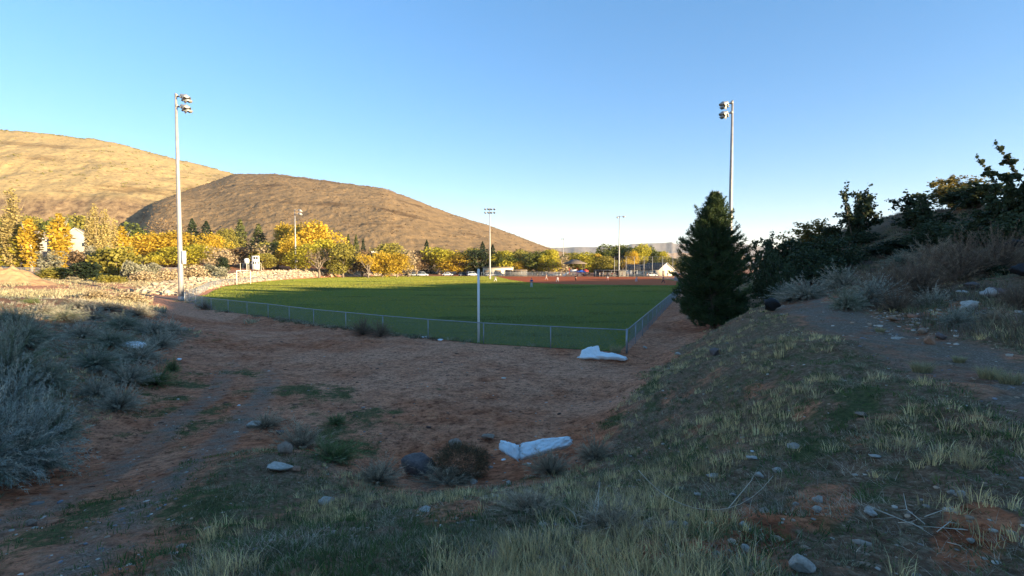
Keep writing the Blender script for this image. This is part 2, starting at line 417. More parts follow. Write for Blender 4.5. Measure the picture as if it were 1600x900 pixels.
def ground_material():
    m, nt, b = newmat('dirt and ground cover')
    co = objco(nt)
    a = nt.nodes.new('ShaderNodeAttribute'); a.attribute_name = 'tint'
    sp = nt.nodes.new('ShaderNodeSeparateColor'); nt.links.new(a.outputs['Color'], sp.inputs[0])
    g, gr, pale = sp.outputs
    n_f = noise(nt, 14, 6, .7, co); n_m = noise(nt, 3.2, 6, .65, co); n_c = noise(nt, .6, 5, .6, co)
    red = ramp(nt, n_m, [(.32, (.27, .080, .034)), (.5, (.46, .150, .068)), (.68, (.58, .235, .115))])
    tan = ramp(nt, n_f, [(.3, (.50, .205, .115)), (.7, (.78, .40, .24))])
    pm = mathn(nt, 'ADD', mathn(nt, 'MULTIPLY', pale, .9), mathn(nt, 'MULTIPLY_ADD', n_c, .6)); 
    pm.node.inputs[1].links[0].from_node.inputs[2].default_value = -.35
    pm2 = nt.nodes.new('ShaderNodeClamp'); nt.links.new(pm, pm2.inputs[0])
    c = mixc(nt, pm2.outputs[0], red, tan)
    # dark crumbs and trampled clods
    v = nt.nodes.new('ShaderNodeTexVoronoi'); v.inputs['Scale'].default_value = 9; nt.links.new(co, v.inputs['Vector'])
    cl = ramp(nt, noise(nt, 5.5, 7, .75, co), [(.38, (.34, .30, .28)), (.47, (.95, .95, .95)), (.62, (1.12, 1.1, 1.08))])
    c = mixc(nt, .95, c, cl, 'MULTIPLY')
    c3 = ramp(nt, noise(nt, 1.6, 9, .8, co), [(.40, (.42, .38, .35)), (.50, (1, 1, 1)), (.66, (1.18, 1.15, 1.12))])
    c = mixc(nt, .5, c, c3, 'MULTIPLY')
    c4 = ramp(nt, noise(nt, 15, 8, .85, co), [(.40, (.30, .26, .24)), (.46, (1, 1, 1)), (.66, (1.25, 1.22, 1.2))])
    c = mixc(nt, .8, c, c4, 'MULTIPLY')
    grav = ramp(nt, noise(nt, 38, 3, .7, co), [(.3, (.10, .070, .050)), (.52, (.24, .170, .125)), (.72, (.50, .40, .31))])
    grf = ramp(nt, mathn(nt, 'ADD', gr, mathn(nt, 'MULTIPLY', mathn(nt, 'SUBTRACT', n_m, .5), 1.2)), [(.3, (0, 0, 0)), (.75, (1, 1, 1))])
    c = mixc(nt, grf, c, grav)
    mul = ramp(nt, noise(nt, 17, 7, .75, co), [(.3, (.035, .022, .013)), (.5, (.16, .112, .07)), (.68, (.40, .32, .21))])
    lf = ramp(nt, mathn(nt, 'ADD', a.outputs['Alpha'], mathn(nt, 'MULTIPLY', mathn(nt, 'SUBTRACT', noise(nt, 4.5, 6, .75, co), .5), 1.6)), [(.35, (0, 0, 0)), (.8, (1, 1, 1))])
    c = mixc(nt, mathn(nt, 'MULTIPLY', lf, .85), c, mul)
    green = ramp(nt, n_f, [(.3, (.035, .045, .014)), (.6, (.10, .115, .04)), (.75, (.20, .19, .09))])
    gf = ramp(nt, mathn(nt, 'ADD', g, mathn(nt, 'MULTIPLY', mathn(nt, 'SUBTRACT', noise(nt, 4, 9, .8, co), .5), 2.6)), [(.40, (0, 0, 0)), (.75, (.9, .9, .9))])
    c = mixc(nt, gf, c, green)
    nt.links.new(c, b.inputs['Base Color'])
    b.inputs['Roughness'].default_value = .95; b.inputs['Specular IOR Level'].default_value = .1
    hh = mathn(nt, 'ADD', mathn(nt, 'MULTIPLY', noise(nt, 5.5, 7, .75, co), 1.0), mathn(nt, 'MULTIPLY', noise(nt, 40, 4, .7, co), .35))
    bump(nt, b, hh, .9, .09)
    return m
M['ground'] = ground_material()
ground = build_ground()

# ------------------------------------------------------------------ turf and infield
def sheet(name, P, z, mat, step=3.0):
    P = np.array(P, float)
    x0, y0 = P.min(0); x1, y1 = P.max(0)
    import bmesh
    from mathutils.geometry import tessellate_polygon
    # clean outline tessellation, flat sheet
    V = [(x, y, z) for x, y in P]
    T = tessellate_polygon([[Vector(v) for v in V]])
    T = [t if ((P[t[1]] - P[t[0]])[0] * (P[t[2]] - P[t[0]])[1] - (P[t[1]] - P[t[0]])[1] * (P[t[2]] - P[t[0]])[0]) > 0 else t[::-1] for t in T]
    return mk(name, V, [np.array(T)], mat)

def smooth_poly(P, n=6):
    P = np.array(P, float); out = []
    m = len(P)
    for i in range(m):
        p0, p1, p2, p3 = P[i - 1], P[i], P[(i + 1) % m], P[(i + 2) % m]
        for k in range(n):
            t = k / n
            out.append(.5 * ((2 * p1) + (-p0 + p2) * t + (2 * p0 - 5 * p1 + 4 * p2 - p3) * t * t + (-p0 + 3 * p1 - 3 * p2 + p3) * t ** 3))
    return out

def turf_material():
    m, nt, b = newmat('mown turf'); co = objco(nt)
    mp = nt.nodes.new('ShaderNodeMapping'); nt.links.new(co, mp.inputs[0]); mp.inputs['Scale'].default_value = (.35, 1, 1)
    n1 = noise(nt, .09, 6, .65, mp.outputs[0]); n2 = noise(nt, 9, 4, .7, co); n3 = noise(nt, .22, 5, .7, mp.outputs[0])
    c = ramp(nt, n2, [(.3, (.075, .105, .020)), (.7, (.14, .18, .035))])
    w = ramp(nt, n1, [(.42, (0, 0, 0)), (.72, (1, 1, 1))])
    c = mixc(nt, mathn(nt, 'MULTIPLY', w, .5), c, (.15, .19, .045))
    d = ramp(nt, n3, [(.33, (.42, .45, .40)), (.38, (1, 1, 1))])
    c = mixc(nt, .9, c, d, 'MULTIPLY')
    nt.links.new(c, b.inputs['Base Color']); b.inputs['Roughness'].default_value = .8; b.inputs['Specular IOR Level'].default_value = .1
    bump(nt, b, noise(nt, 12, 3, .7, co), 1.0, .35)
    # upright blades catch a low sun more than bare soil would
    try: b.inputs['Sheen Weight'].default_value = .25; b.inputs['Sheen Tint'].default_value = (.5, .6, .12, 1); b.inputs['Sheen Roughness'].default_value = .6
    except Exception: pass
    return m
M['turf'] = turf_material()
FT = [(5.0,23.75),(-1.7,26.3),(-7.8,30.6),(-14.2,35.5),(-18.1,39.2),(-28,47.2),(-36.2,57.5)] + [tuple(p) for p in smooth_poly([(-38,62),(-43,72),(-50,86),(-58,104),(-65,133),(-68,160),(-66,182),(-55,207)], 4)[:-4]] + [(-55,207),(-15,203),(50,190),(47,150),(37.4,110),(23.6,73)]
turf = tag(sheet('grass_field', FT, .015, M['turf']), kind='structure')
M['infield'] = mat_noise('red infield dirt', (.50, .090, .024), (.60, .14, .040), .5, .95, .3, .03, spec=.1)
IN = [PXY(px, 0, d)[:2] for px, d in ((790,166),(797,152),(820,131),(848,119),(885,113),(960,109.5),(1030,108),(1062,107.5))]
IN = [(x, y) for x, y in IN] + [(43.5,135),(46.2,152),(49.5,188),(20,196),(0,198.5),(-6,198.8)]
infield = tag(sheet('infield_dirt', IN, .035, M['infield']), kind='structure')
def turf_blades():
    rng = np.random.default_rng(55); n = 520000
    P0 = np.array(FT); lo_, hi_ = P0.min(0), P0.max(0)
    u = rng.uniform(0, 1, n); y = 24 + (hi_[1] - 24) * u ** 1.25; x = rng.uniform(lo_[0], hi_[0], n)
    ins = (poly_sd(x, y, P0) < -.05) & (poly_sd(x, y, np.array(IN)) > .1); x = x[ins]; y = y[ins]; n = len(x)
    an = rng.uniform(0, 6.28, n); s = .018 + .00035 * y; h = rng.uniform(.03, .07, n)
    c, d = np.cos(an) * s, np.sin(an) * s; z = np.full(n, .012); lx = rng.normal(0, .02, n); ly = rng.normal(0, .02, n)
    V = np.stack([np.stack([x - c, y - d, z], 1), np.stack([x + c, y + d, z], 1), np.stack([x + lx, y + ly, z + h], 1)], 1).reshape(-1, 3)
    pt = fbm(x * .05, y * .13, 66, 4)[:, None]; dk = sstep(.22, .30, fbm(x * .09, y * .3, 67, 3))[:, None]
    col = np.array([[.30, .30, .042]]) * (1 - .55 * dk) + np.array([[.12, .05, .012]]) * pt + rng.uniform(-.015, .015, (n, 1))
    col = np.where(rng.random((n, 1)) < .08, np.array([[.40, .36, .12]]), col)
    tag(mk('turf_blades', V, [np.arange(3 * n).reshape(-1, 3)], M['straw'], tint=np.repeat(col.clip(0, 1), 3, 0)), 'mown green grass of the ball field outfield', 'grass', kind='stuff')
turf_blades()
# dry fringe of the turf against the infield
M['dryfringe'] = mat_noise('dry turf edge', (.20, .20, .06), (.30, .27, .10), 2, .9, spec=.1)
fr = [PXY(px, 0, d)[:2] for px, d in ((862,115.5),(885,112.6),(960,109.1),(1030,107.6),(1060,107.1),(1060,105.4),(1030,106.0),(960,107.2),(900,109.6))]
tag(sheet('field_edge_strip', fr, .025, M['dryfringe']), kind='structure')

# ------------------------------------------------------------------ far hills
def interp(P, x):
    P = np.array(P, float); return np.interp(x, P[:, 0], P[:, 1])

def rock_mat(name, base, dark, pale, s=1.0, darkpos=.42):
    m, nt, b = newmat(name); co = objco(nt)
    mp = nt.nodes.new('ShaderNodeMapping'); nt.links.new(co, mp.inputs[0]); mp.inputs['Rotation'].default_value = (0, R(-28), 0); mp.inputs['Scale'].default_value = (.30, .6, 1.9)
    n1 = noise(nt, .09 * s, 8, .72, mp.outputs[0]); n2 = noise(nt, .5 * s, 6, .75, co); n3 = noise(nt, .012, 4, .5, co)
    c = ramp(nt, n1, [(.32, dark), (darkpos, base), (.62, base), (.75, pale)])
    c2 = ramp(nt, n2, [(.36, (.28, .26, .26)), (.47, (1, 1, 1)), (.68, (1.35, 1.28, 1.15))])
    c = mixc(nt, .85, c, c2, 'MULTIPLY')
    c = mixc(nt, mathn(nt, 'MULTIPLY', n3, .35), c, pale)
    big = ramp(nt, noise(nt, .022 * s, 7, .7, mp.outputs[0]), [(.36, (.50, .46, .45)), (.44, (.98, .98, .98)), (.62, (1.12, 1.1, 1.05))])
    c = mixc(nt, .9, c, big, 'MULTIPLY')
    nt.links.new(c, b.inputs['Base Color']); b.inputs['Roughness'].default_value = .95; b.inputs['Specular IOR Level'].default_value = .05
    bump(nt, b, n2, .45, .5)
    return m, nt, b

M['hill_front'] = rock_mat('brown basalt hillside', (.225, .15, .080), (.085, .058, .040), (.30, .205, .115), 1.8)[0]
_hb = rock_mat('tan grassy hillside', (.38, .27, .125), (.19, .14, .068), (.47, .34, .17), .6, .36)

nt_ = _hb[1]; b_ = _hb[2]; M['hill_back'] = _hb[0]
_sx = nt_.nodes.new('ShaderNodeSeparateXYZ'); _c = objco(nt_); nt_.links.new(_c, _sx.inputs[0])
_zz = mathn(nt_, 'ADD', _sx.outputs[2], mathn(nt_, 'MULTIPLY', noise(nt_, .03, 4, .6, _c), 16))
_band = ramp(nt_, mathn(nt_, 'MULTIPLY', _zz, .01), [(.64, (1, 1, 1)), (.72, (0, 0, 0))])
_rk = ramp(nt_, noise(nt_, .16, 8, .75, _c), [(.38, (.09, .058, .04)), (.5, (.22, .145, .08)), (.66, (.34, .24, .13))])
nt_.links.new(mixc(nt_, _band, b_.inputs['Base Color'].links[0].from_socket, _rk), b_.inputs['Base Color'])

def hill(name, mat, pxs, sky, base, crest, prof, amp, seed, nrow=150, back=160, jag=0.0, freq=.05):
    """hill sheet: columns fan out, rows go from the foot to the crest and down the far side"""
    pxs = np.asarray(pxs, float); n = len(pxs)
    sy = interp(sky, pxs); db = interp(base, pxs); dc = interp(crest, pxs)
    ker = np.hanning(27); ker /= ker.sum()
    sm = lambda v: np.convolve(np.pad(v, 13, mode='reflect', reflect_type='odd'), ker, 'valid')
    sy = sm(sy); dc = sm(dc); db = sm(db)
    zc = EYE + (HORIZ - sy) / F * dc
    t = np.concatenate([np.linspace(0, 1, nrow), np.linspace(1.02, 1.6, 14)])
    D = db[None] + (dc - db)[None] * t[:, None]
    Pf = prof(t, pxs)
    Z = -1 + (zc + 1)[None] * Pf
    over = t[:, None] > 1
    Z = np.where(over, (zc)[None] - (t[:, None] - 1) * (zc[None]) * 1.1, Z)
    X = (pxs - 800)[None] / F * D
    rn = fbm(X * freq, D * freq, seed, 6, .55); rid = 1 - np.abs(fbm(X * freq * 1.6 + D * freq * .5, D * freq * .8, seed + 7, 4))
    fade = np.clip(t[:, None] * 6, 0, 1) * np.clip(.12 + (1 - t[:, None]).clip(0) * 5, 0, 1)
    Z = Z + jag * fbm(pxs * .08, pxs * 0, seed + 50, 4)[None] * sstep(.93, 1, t[:, None])
    Z = Z + amp * (rn + .6 * (rid - .7)) * fade
    V = np.stack([X, D, Z], -1).reshape(-1, 3)
    i = np.arange(len(t) - 1)[:, None]; j = np.arange(n - 1)[None]
    q = np.stack([i * n + j, i * n + j + 1, (i + 1) * n + j + 1, (i + 1) * n + j], -1).reshape(-1, 4)
    o = mk(name, V, [q], mat, smooth=True); tag(o, kind='structure')
    return o, (X, D, Z)

def prof_back(t, pxs):
    t = t[:, None]
    # rocky lower face, level bench, then the long tan slope
    p_face = sstep(0, .22, t) * .37
    p = p_face + .02 * sstep(.22, .38, t) + .61 * np.clip((t - .38) / .62, 0, 1) ** .92
    return np.clip(p, 0, 1) + 0 * pxs[None]
SKYB = [(-900,150),(-500,165),(-200,190),(0,205),(60,209),(100,214),(180,223),(230,238),(280,250),(330,263),(370,273),(420,287),(480,302),(560,330),(640,380),(700,420)]
back_o, back_g = hill('hill_tan', M['hill_back'], np.linspace(-700, 640, 620), SKYB, [(-900,330),(0,358),(220,366),(640,430)], [(-900,640),(0,700),(640,800)], prof_back, 4.0, 101, nrow=200, jag=1.5, freq=.028)
def prof_front(t, pxs):
    t = t[:, None]; return np.clip(.55 * t + .45 * (1 - (1 - t.clip(0, 1)) ** 1.8), 0, 1) + 0 * pxs[None]
SKYF = [(205,400),(215,360),(226,338),(240,322),(256,313),(275,306),(300,298),(335,286),(370,273),(400,273),(440,274),(500,282),(560,290),(600,295),(650,313),(700,333),(765,353),(800,366),(850,385),(880,395),(920,402),(1000,409),(1100,414),(1200,416)]
front_o, front_g = hill('hill_brown', M['hill_front'], np.concatenate([np.linspace(205, 620, 330), np.linspace(622, 1200, 240)]), SKYF, [(205,300),(400,270),(800,255),(1000,290),(1200,320)], [(205,372),(226,400),(256,428),(275,440),(300,480),(335,545),(370,610),(440,605),(600,605),(880,640),(1200,700)], prof_front, 1.3, 202, nrow=260, jag=.8, freq=.11)

# the rough brown band under the bench on the tan hill
def mesa(name, mat, pts, d, depth, zfloor, seed, n=260, cliff=.55, shift=0):
    px = np.linspace(pts[0][0], pts[-1][0], n)
    top = EYE + (HORIZ - interp(pts, px)) / F * d
    rows = []
    tt = [(-.55, 0.0), (-.42, .10), (-.30, .2), (-.2, .32), (-.12, .45), (-.06, .58), (-.03, .64), (-.015, .97), (0, 1.0), (.5, 1.0), (1, .98)]
    X = []; Y = []; Z = []
    for (a, f) in tt:
        dd = d + a * depth + (fbm(px * .05, px * 0 + 1, seed, 3) * depth * .05 * (1 - f * .3))
        X.append((px - 800) / F * dd); Y.append(dd)
        Z.append(zfloor + (top - zfloor) * f + (fbm(px * .2, np.full(n, a * 5), seed + 3, 4) * (top - zfloor) * .12 * (f < .6) * (f > 0)))
    V = np.stack([X, Y, Z], -1).reshape(-1, 3); m = len(tt)
    i = np.arange(m - 1)[:, None]; j = np.arange(n - 1)[None]
    q = np.stack([i * n + j, i * n + j + 1, (i + 1) * n + j + 1, (i + 1) * n + j], -1).reshape(-1, 4)
    return tag(mk(name, V, [q], mat), kind='structure')
M['mesa'] = rock_mat('shade darkened mesa cliffs', (.13, .115, .12), (.09, .08, .085), (.20, .17, .15), .06)[0]  # rock colour darkened to stand in for shade on the cliff faces
M['foothill'] = rock_mat('pinkish badlands', (.26, .19, .145), (.16, .125, .11), (.34, .26, .20), .08)[0]
MESA = [(780,386),(830,387.5),(880,387),(905,386),(941,386.5),(960,384),(980,383.5),(985,381.5),(1040,379.5),(1046,378.5),(1049,378.5),(1053,381),(1072,381),(1076,379),(1100,377.5),(1150,379),(1180,385),(1230,386),(1300,388)]
mesa('mesa_cliff', M['mesa'], MESA, 4200, 900, 0, 77)
FOOT = [(820,399),(870,396),(900,396.5),(930,399),(960,398),(1000,397),(1020,394.5),(1035,394),(1048,396),(1060,394),(1085,397),(1110,395),(1150,398),(1200,402)]
mesa('badland_hills', M['foothill'], FOOT, 2100, 600, 0, 88)
# ------------------------------------------------------------------ plant builders
def rand_rot_quads(P, size, rng, asp=1.0, up=0.0):
    """one rhombus leaf clump per point, random orientation"""
    n = len(P)
    a = rng.normal(size=(n, 3)); a /= np.linalg.norm(a, axis=1)[:, None] + 1e-9
    if up: a[:, 2] += up; a /= np.linalg.norm(a, axis=1)[:, None]
    b = rng.normal(size=(n, 3)); b -= (a * b).sum(1)[:, None] * a; b /= np.linalg.norm(b, axis=1)[:, None] + 1e-9
    s = (size * rng.uniform(.55, 1.35, n))[:, None]
    V = np.stack([P - a * s * .5, P + b * s * .28 * asp, P + a * s * .5, P - b * s * .28 * asp], 1).reshape(-1, 3)
    return V, np.arange(4 * n).reshape(-1, 4)

def crown_arrays(rng, lobes, n, leaf, shell=.55, asp=1.5):
    """lobes: list of (centre, (rx,ry,rz)); leaves fill the outer part of every lobe unevenly"""
    w = np.array([r[0] * r[1] * r[2] for c, r in lobes]) ** .67; w /= w.sum()
    k = rng.choice(len(lobes), n, p=w)
    c = np.array([l[0] for l in lobes])[k]; r = np.array([l[1] for l in lobes])[k]
    d = rng.normal(size=(n, 3)); d /= np.linalg.norm(d, axis=1)[:, None]
    # twiggy bumps on every lobe
    bumps = 1 + .28 * np.sin(d[:, 0] * 7 + k * 1.7) * np.sin(d[:, 1] * 6 + k) * np.sin(d[:, 2] * 8 + 2 * k)
    rad = (rng.uniform(shell ** 3, 1, n)) ** (1 / 3) * bumps * rng.choice([1, 1, 1, 1.18], n)
    P = c + d * r * rad[:, None]
    V, Q = rand_rot_quads(P, leaf, rng, asp)
    lob_t = rng.uniform(0, 1, len(lobes))[k]
    tint = np.clip(.5 * lob_t + .5 * rng.uniform(0, 1, n), 0, 1)
    return V, Q, np.repeat(tint, 4)

def limbs_mesh(rng, name, mat, parent, H, r0, targets, trunk_top, lean=(0, 0), n=7, twigs=0, twig_len=1.0):
    mb = MB()
    pts = []
    for i in range(5):
        t = i / 4
        pts.append((lean[0] * t + rng.normal() * .02 * H * (i > 0), lean[1] * t + rng.normal() * .02 * H * (i > 0), trunk_top * t - (.15 if i == 0 else 0)))
    mb.tube(pts, [r0 * 1.25, r0, r0 * .85, r0 * .7, r0 * .5], n)
    for tg in targets:
        t = rng.uniform(.35, 1.0); s = np.array(pts[0]) * (1 - t) + np.array(pts[-1]) * t
        tg = np.array(tg); mid = (s + tg) / 2 + rng.normal(size=3) * .05 * H - np.array([0, 0, .03 * H])
        mb.tube([s, mid, tg], [r0 * .42, r0 * .28, r0 * .09], 5)
        for _ in range(twigs):
            u = rng.uniform(.3, 1); p = s * (1 - u) + tg * u
            d = rng.normal(size=3); d[2] = abs(d[2]) + .6; d /= np.linalg.norm(d)
            mb.tube([p, p + d * twig_len * rng.uniform(.5, 1)], [r0 * .12, r0 * .03], 3, False)
    return mb.build(name, mat, parent)

def tree_round(name, lmat, seed, H=8, W=7, n=4400, leaf=.37, base=.12, bark='bark', lobes_n=16, shell=.55):
    rng = np.random.default_rng(seed); root = empty(name, (0, 0, 0)); lobes = []
    for i in range(lobes_n):
        an = rng.uniform(0, 2 * math.pi); t = rng.uniform(0, 1) ** .8
        z = H * (base + (1 - base) * (.12 + .74 * t)); prof = math.sin(math.pi * (.18 + .74 * t)) ** .7
        rr = rng.uniform(.25, .72) * W / 2 * prof; s = rng.uniform(.16, .27) * W
        lobes.append(((rr * math.cos(an), rr * math.sin(an), z), (s, s, s * rng.uniform(.7, 1.0))))
    V, Q, T = crown_arrays(rng, lobes, n, leaf, shell)
    mk('crown', V, [Q], lmat, root, T)
    limbs_mesh(rng, 'trunk', M[bark], root, H, .024 * H, [l[0] for l in lobes[:9]], H * .5)
    return root

def tree_column(name, lmat, seed, H=12, W=3, n=1500, leaf=.5, bark='palebark', base=.1, sparse=False):
    rng = np.random.default_rng(seed); root = empty(name, (0, 0, 0)); lobes = []
    for i in range(26):
        t = i / 25; an = rng.uniform(0, 6.28); prof = math.sin(math.pi * (.12 + .86 * t) ** .8) ** .6
        rr = rng.uniform(0, .5) * W / 2 * prof
        s = W * rng.uniform(.18, .3) * prof
        lobes.append(((rr * math.cos(an), rr * math.sin(an), H * (base + (.97 - base) * t)), (s, s, s * 2.1)))
    V, Q, T = crown_arrays(rng, lobes, n, leaf, .2, 1.1)
    mk('crown', V, [Q], lmat, root, T)
    mb = MB(); mb.tube([(0, 0, -.2), (.05, 0, H * .5), (0, .05, H * .97)], [H * .014, H * .009, .02], 7)
    for i in range(34 if sparse else 16):
        z = H * rng.uniform(.1, .8); an = rng.uniform(0, 6.28); L = min(H * rng.uniform(.12, .3), H * .9 - z)
        c, s = math.cos(an), math.sin(an); o = W * .32
        mb.tube([(0, 0, z), (c * o * .7, s * o * .7, z + L * .5), (c * o, s * o, z + L)], [.03, .02, .006], 4)
    mb.build('trunk', M[bark], root)
    return root

def tree_conifer(name, lmat, seed, H=9, W=4.5, n=1700, leaf=.5, ragged=.25):
    rng = np.random.default_rng(seed); root = empty(name, (0, 0, 0))
    t = rng.uniform(0, 1, n) ** 1.35; lay = np.round(t * 13) / 13 * .25 + t * .75
    an = rng.uniform(0, 6.28, n); k = 1 + ragged * np.sin(an * 3 + lay * 40) + rng.normal(0, .1, n)
    rad = W / 2 * (1 - lay) ** .85 * k * rng.uniform(.45, 1.05, n) + .05
    z = H * (.06 + .94 * lay) - rad * .16
    P = np.stack([rad * np.cos(an), rad * np.sin(an), z], 1)
    V, Q = rand_rot_quads(P, leaf, rng, 1.0)
    mk('crown', V, [Q], lmat, root, np.repeat(rng.uniform(0, 1, n), 4))
    mb = MB(); mb.tube([(0, 0, -.2), (0, 0, H * .5), (0, 0, H * .97)], [H * .022, H * .014, .02], 7); mb.build('trunk', M['bark'], root)
    return root

def tree_bare(name, lmat, seed, H=8, W=6, bark='palebark', n=500):
    """nearly leafless tree of many fine upright branches"""
    rng = np.random.default_rng(seed); root = empty(name, (0, 0, 0)); mb = MB(); tips = []
    def grow(p, d, L, r, lv):
        q = p + d * L; m = (p + q) / 2 + rng.normal(size=3) * L * .05
        mb.tube([p, m, q], [r, r * .8, r * .6], 5 if lv < 2 else 3, lv == 0)
        if lv == 4: tips.append(q); return
        for _ in range(3 if lv else 5):
            a = rng.normal(size=3) * .42; a[2] = abs(a[2]) * .6; nd = d + a * (W / H) * 1.25; nd[2] = max(nd[2], .35); nd /= np.linalg.norm(nd)
            grow(q if rng.random() < .7 else m, nd, L * rng.uniform(.62, .85), r * .55, lv + 1)
    grow(np.array([0, 0, -.1]), np.array([0, 0, 1.]), H * .2, H * .022, 0)
    T = np.array(tips); k = rng.choice(len(T), n); P = T[k] + rng.normal(size=(n, 3)) * .035 * H
    V, Q = rand_rot_quads(P, .22, rng, 1)
    mk('crown', V, [Q], lmat, root, np.repeat(rng.uniform(0, 1, n), 4))
    mb.build('trunk', M[bark], root)
    return root

def bush_round(name, lmat, seed, H=2.2, W=3, n=2600, leaf=.12, lobes_n=18, stems=True, root_kind=None, shell=.4):
    rng = np.random.default_rng(seed); root = empty(name, (0, 0, 0)); lobes = []
    for i in range(lobes_n):
        an = rng.uniform(0, 6.28); t = rng.uniform(0, 1)
        rr = W / 2 * rng.uniform(.1, .75) * (1 - .45 * t); s = W * rng.uniform(.11, .2)
        lobes.append(((rr * math.cos(an), rr * math.sin(an), H * (.16 + .66 * t)), (s, s, s * rng.uniform(.7, 1.25))))
    V, Q, T = crown_arrays(rng, lobes, n, leaf, shell)
    mk('foliage', V, [Q], lmat, root, T)
    mb = MB()
    for l in lobes[:12]:
        c = np.array(l[0]); mb.tube([(c[0] * .1, c[1] * .1, -.1), c * .55 + rng.normal(size=3) * .05, c], [.035, .025, .008], 4)
    mb.build('stem', M['bark'], root)
    return root

def bush_spray(name, lmat, seed, H=3, W=2.6, sprays=11, n=4200, leaf=.12, lean=0.0):
    """ragged shrub of separate upright leafy branches with sky between them"""
    rng = np.random.default_rng(seed); root = empty(name, (0, 0, 0)); mb = MB(); PP = []; TT = []
    for i in range(sprays):
        an = rng.uniform(0, 6.28); out = rng.uniform(.1, 1) * W / 2; h = H * rng.uniform(.5, 1.0)
        tip = np.array([out * math.cos(an) + lean * h, out * math.sin(an), h]); mid = tip * np.array([.45, .45, .5]) + rng.normal(size=3) * .1
        mb.tube([(0, 0, -.1), mid, tip], [.05, .03, .008], 4)
        m = n // sprays; t = rng.uniform(.25, 1.02, m)
        P = (2 * (1 - t) * t)[:, None] * (mid * 1.2)[None] + (t ** 2)[:, None] * tip[None]
        nb = 9; bt = rng.uniform(.3, 1, nb); bo = rng.normal(size=(nb, 3)) * W * .13
        kk = rng.integers(0, nb, m); tw = rng.uniform(0, 1, m)
        use = rng.random(m) < .75
        Pb = ((2 * (1 - bt) * bt)[:, None] * (mid * 1.2)[None] + (bt ** 2)[:, None] * tip[None])[kk] + bo[kk] * tw[:, None]
        P = np.where(use[:, None], Pb, P) + rng.normal(size=(m, 3)) * .05 * W * .5
        PP.append(P); TT.append(np.full(m, rng.uniform(0, .6)) + rng.uniform(0, .4, m))
    P = np.concatenate(PP); V, Q = rand_rot_quads(P, leaf, rng, 1.5)
    mk('foliage', V, [Q], lmat, root, np.repeat(np.concatenate(TT), 4))
    mb.build('stem', M['bark'], root)
    return root

def bush_feather(name, seed, H=1.3, W=1.9, strands=360, cols=((.17, .20, .21), (.10, .13, .12), (.24, .25, .24)), droop=.8, twig=46, tw=.006, tl=.09, wind=(.0, .0)):
    """rabbitbrush / sage: a dome of feathery arching stems, each lined with narrow leaves"""
    rng = np.random.default_rng(seed); root = empty(name, (0, 0, 0))
    S = strands; an = rng.uniform(0, 6.28, S); el = np.arccos(rng.uniform(.05, 1, S))
    L = H * rng.uniform(.65, 1.12, S) * (1 + .12 * np.sin(an * 3 + seed))
    d = np.stack([np.sin(el) * np.cos(an) * W / 2 / H, np.sin(el) * np.sin(an) * W / 2 / H, np.cos(el) * .9 + .18], 1)
    d[:, 0] += wind[0]; d[:, 1] += wind[1]
    clump = rng.integers(0, 24, S); cd = rng.normal(size=(24, 3)) * .16; d += cd[clump]
    def pos(t):  # t (S,k)
        p = d[:, None, :] * (L[:, None] * t)[..., None]
        p[..., 2] -= droop * .35 * H * t ** 3 * np.sin(el)[:, None]
        return p
    k = twig; t = rng.uniform(.3, 1.0, (S, k)) ** .8; P = pos(t).reshape(-1, 3)
    # stem direction for leaves
    P2 = pos(np.minimum(t + .03, 1.05)).reshape(-1, 3); ax = P2 - P; ax /= np.linalg.norm(ax, axis=1)[:, None] + 1e-9
    r = rng.normal(size=P.shape); r -= (r * ax).sum(1)[:, None] * ax; r /= np.linalg.norm(r, axis=1)[:, None] + 1e-9
    ld = ax * rng.uniform(.6, 1.1, len(P))[:, None] + r * rng.uniform(.3, .8, len(P))[:, None]
    w = np.cross(ld, rng.normal(size=P.shape)); w /= np.linalg.norm(w, axis=1)[:, None] + 1e-9
    ln = (tl * rng.uniform(.5, 1.2, len(P)))[:, None]
    P = P + rng.normal(size=P.shape) * .012
    V = np.stack([P - w * tw, P + w * tw, P + ld * ln], 1).reshape(-1, 3)
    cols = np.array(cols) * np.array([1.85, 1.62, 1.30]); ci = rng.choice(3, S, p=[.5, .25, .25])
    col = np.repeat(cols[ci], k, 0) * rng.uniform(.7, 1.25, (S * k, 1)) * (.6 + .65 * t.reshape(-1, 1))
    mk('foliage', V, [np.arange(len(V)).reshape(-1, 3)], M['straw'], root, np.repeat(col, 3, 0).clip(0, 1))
    # stems as thin ribbons of prism section
    ts = np.linspace(0, 1, 6)[None].repeat(S, 0); Q = pos(ts); rad = .006 * (1 - .8 * ts)[..., None]
    ringv = np.stack([Q + rad * np.array([math.cos(a), math.sin(a), 0]) for a in (0, 2.09, 4.19)], 2).reshape(-1, 3)
    base = np.arange(S)[:, None, None] * 18 + np.arange(5)[None, :, None] * 3; kk = np.arange(3)[None, None]
    f = np.stack([base + kk, base + (kk + 1) % 3, base + 3 + (kk + 1) % 3, base + 3 + kk], -1).reshape(-1, 4)
    mk('stem', ringv, [f], M['straw'], root, np.tile(np.array([[.15, .12, .09]]), (len(ringv), 1)))
    return root

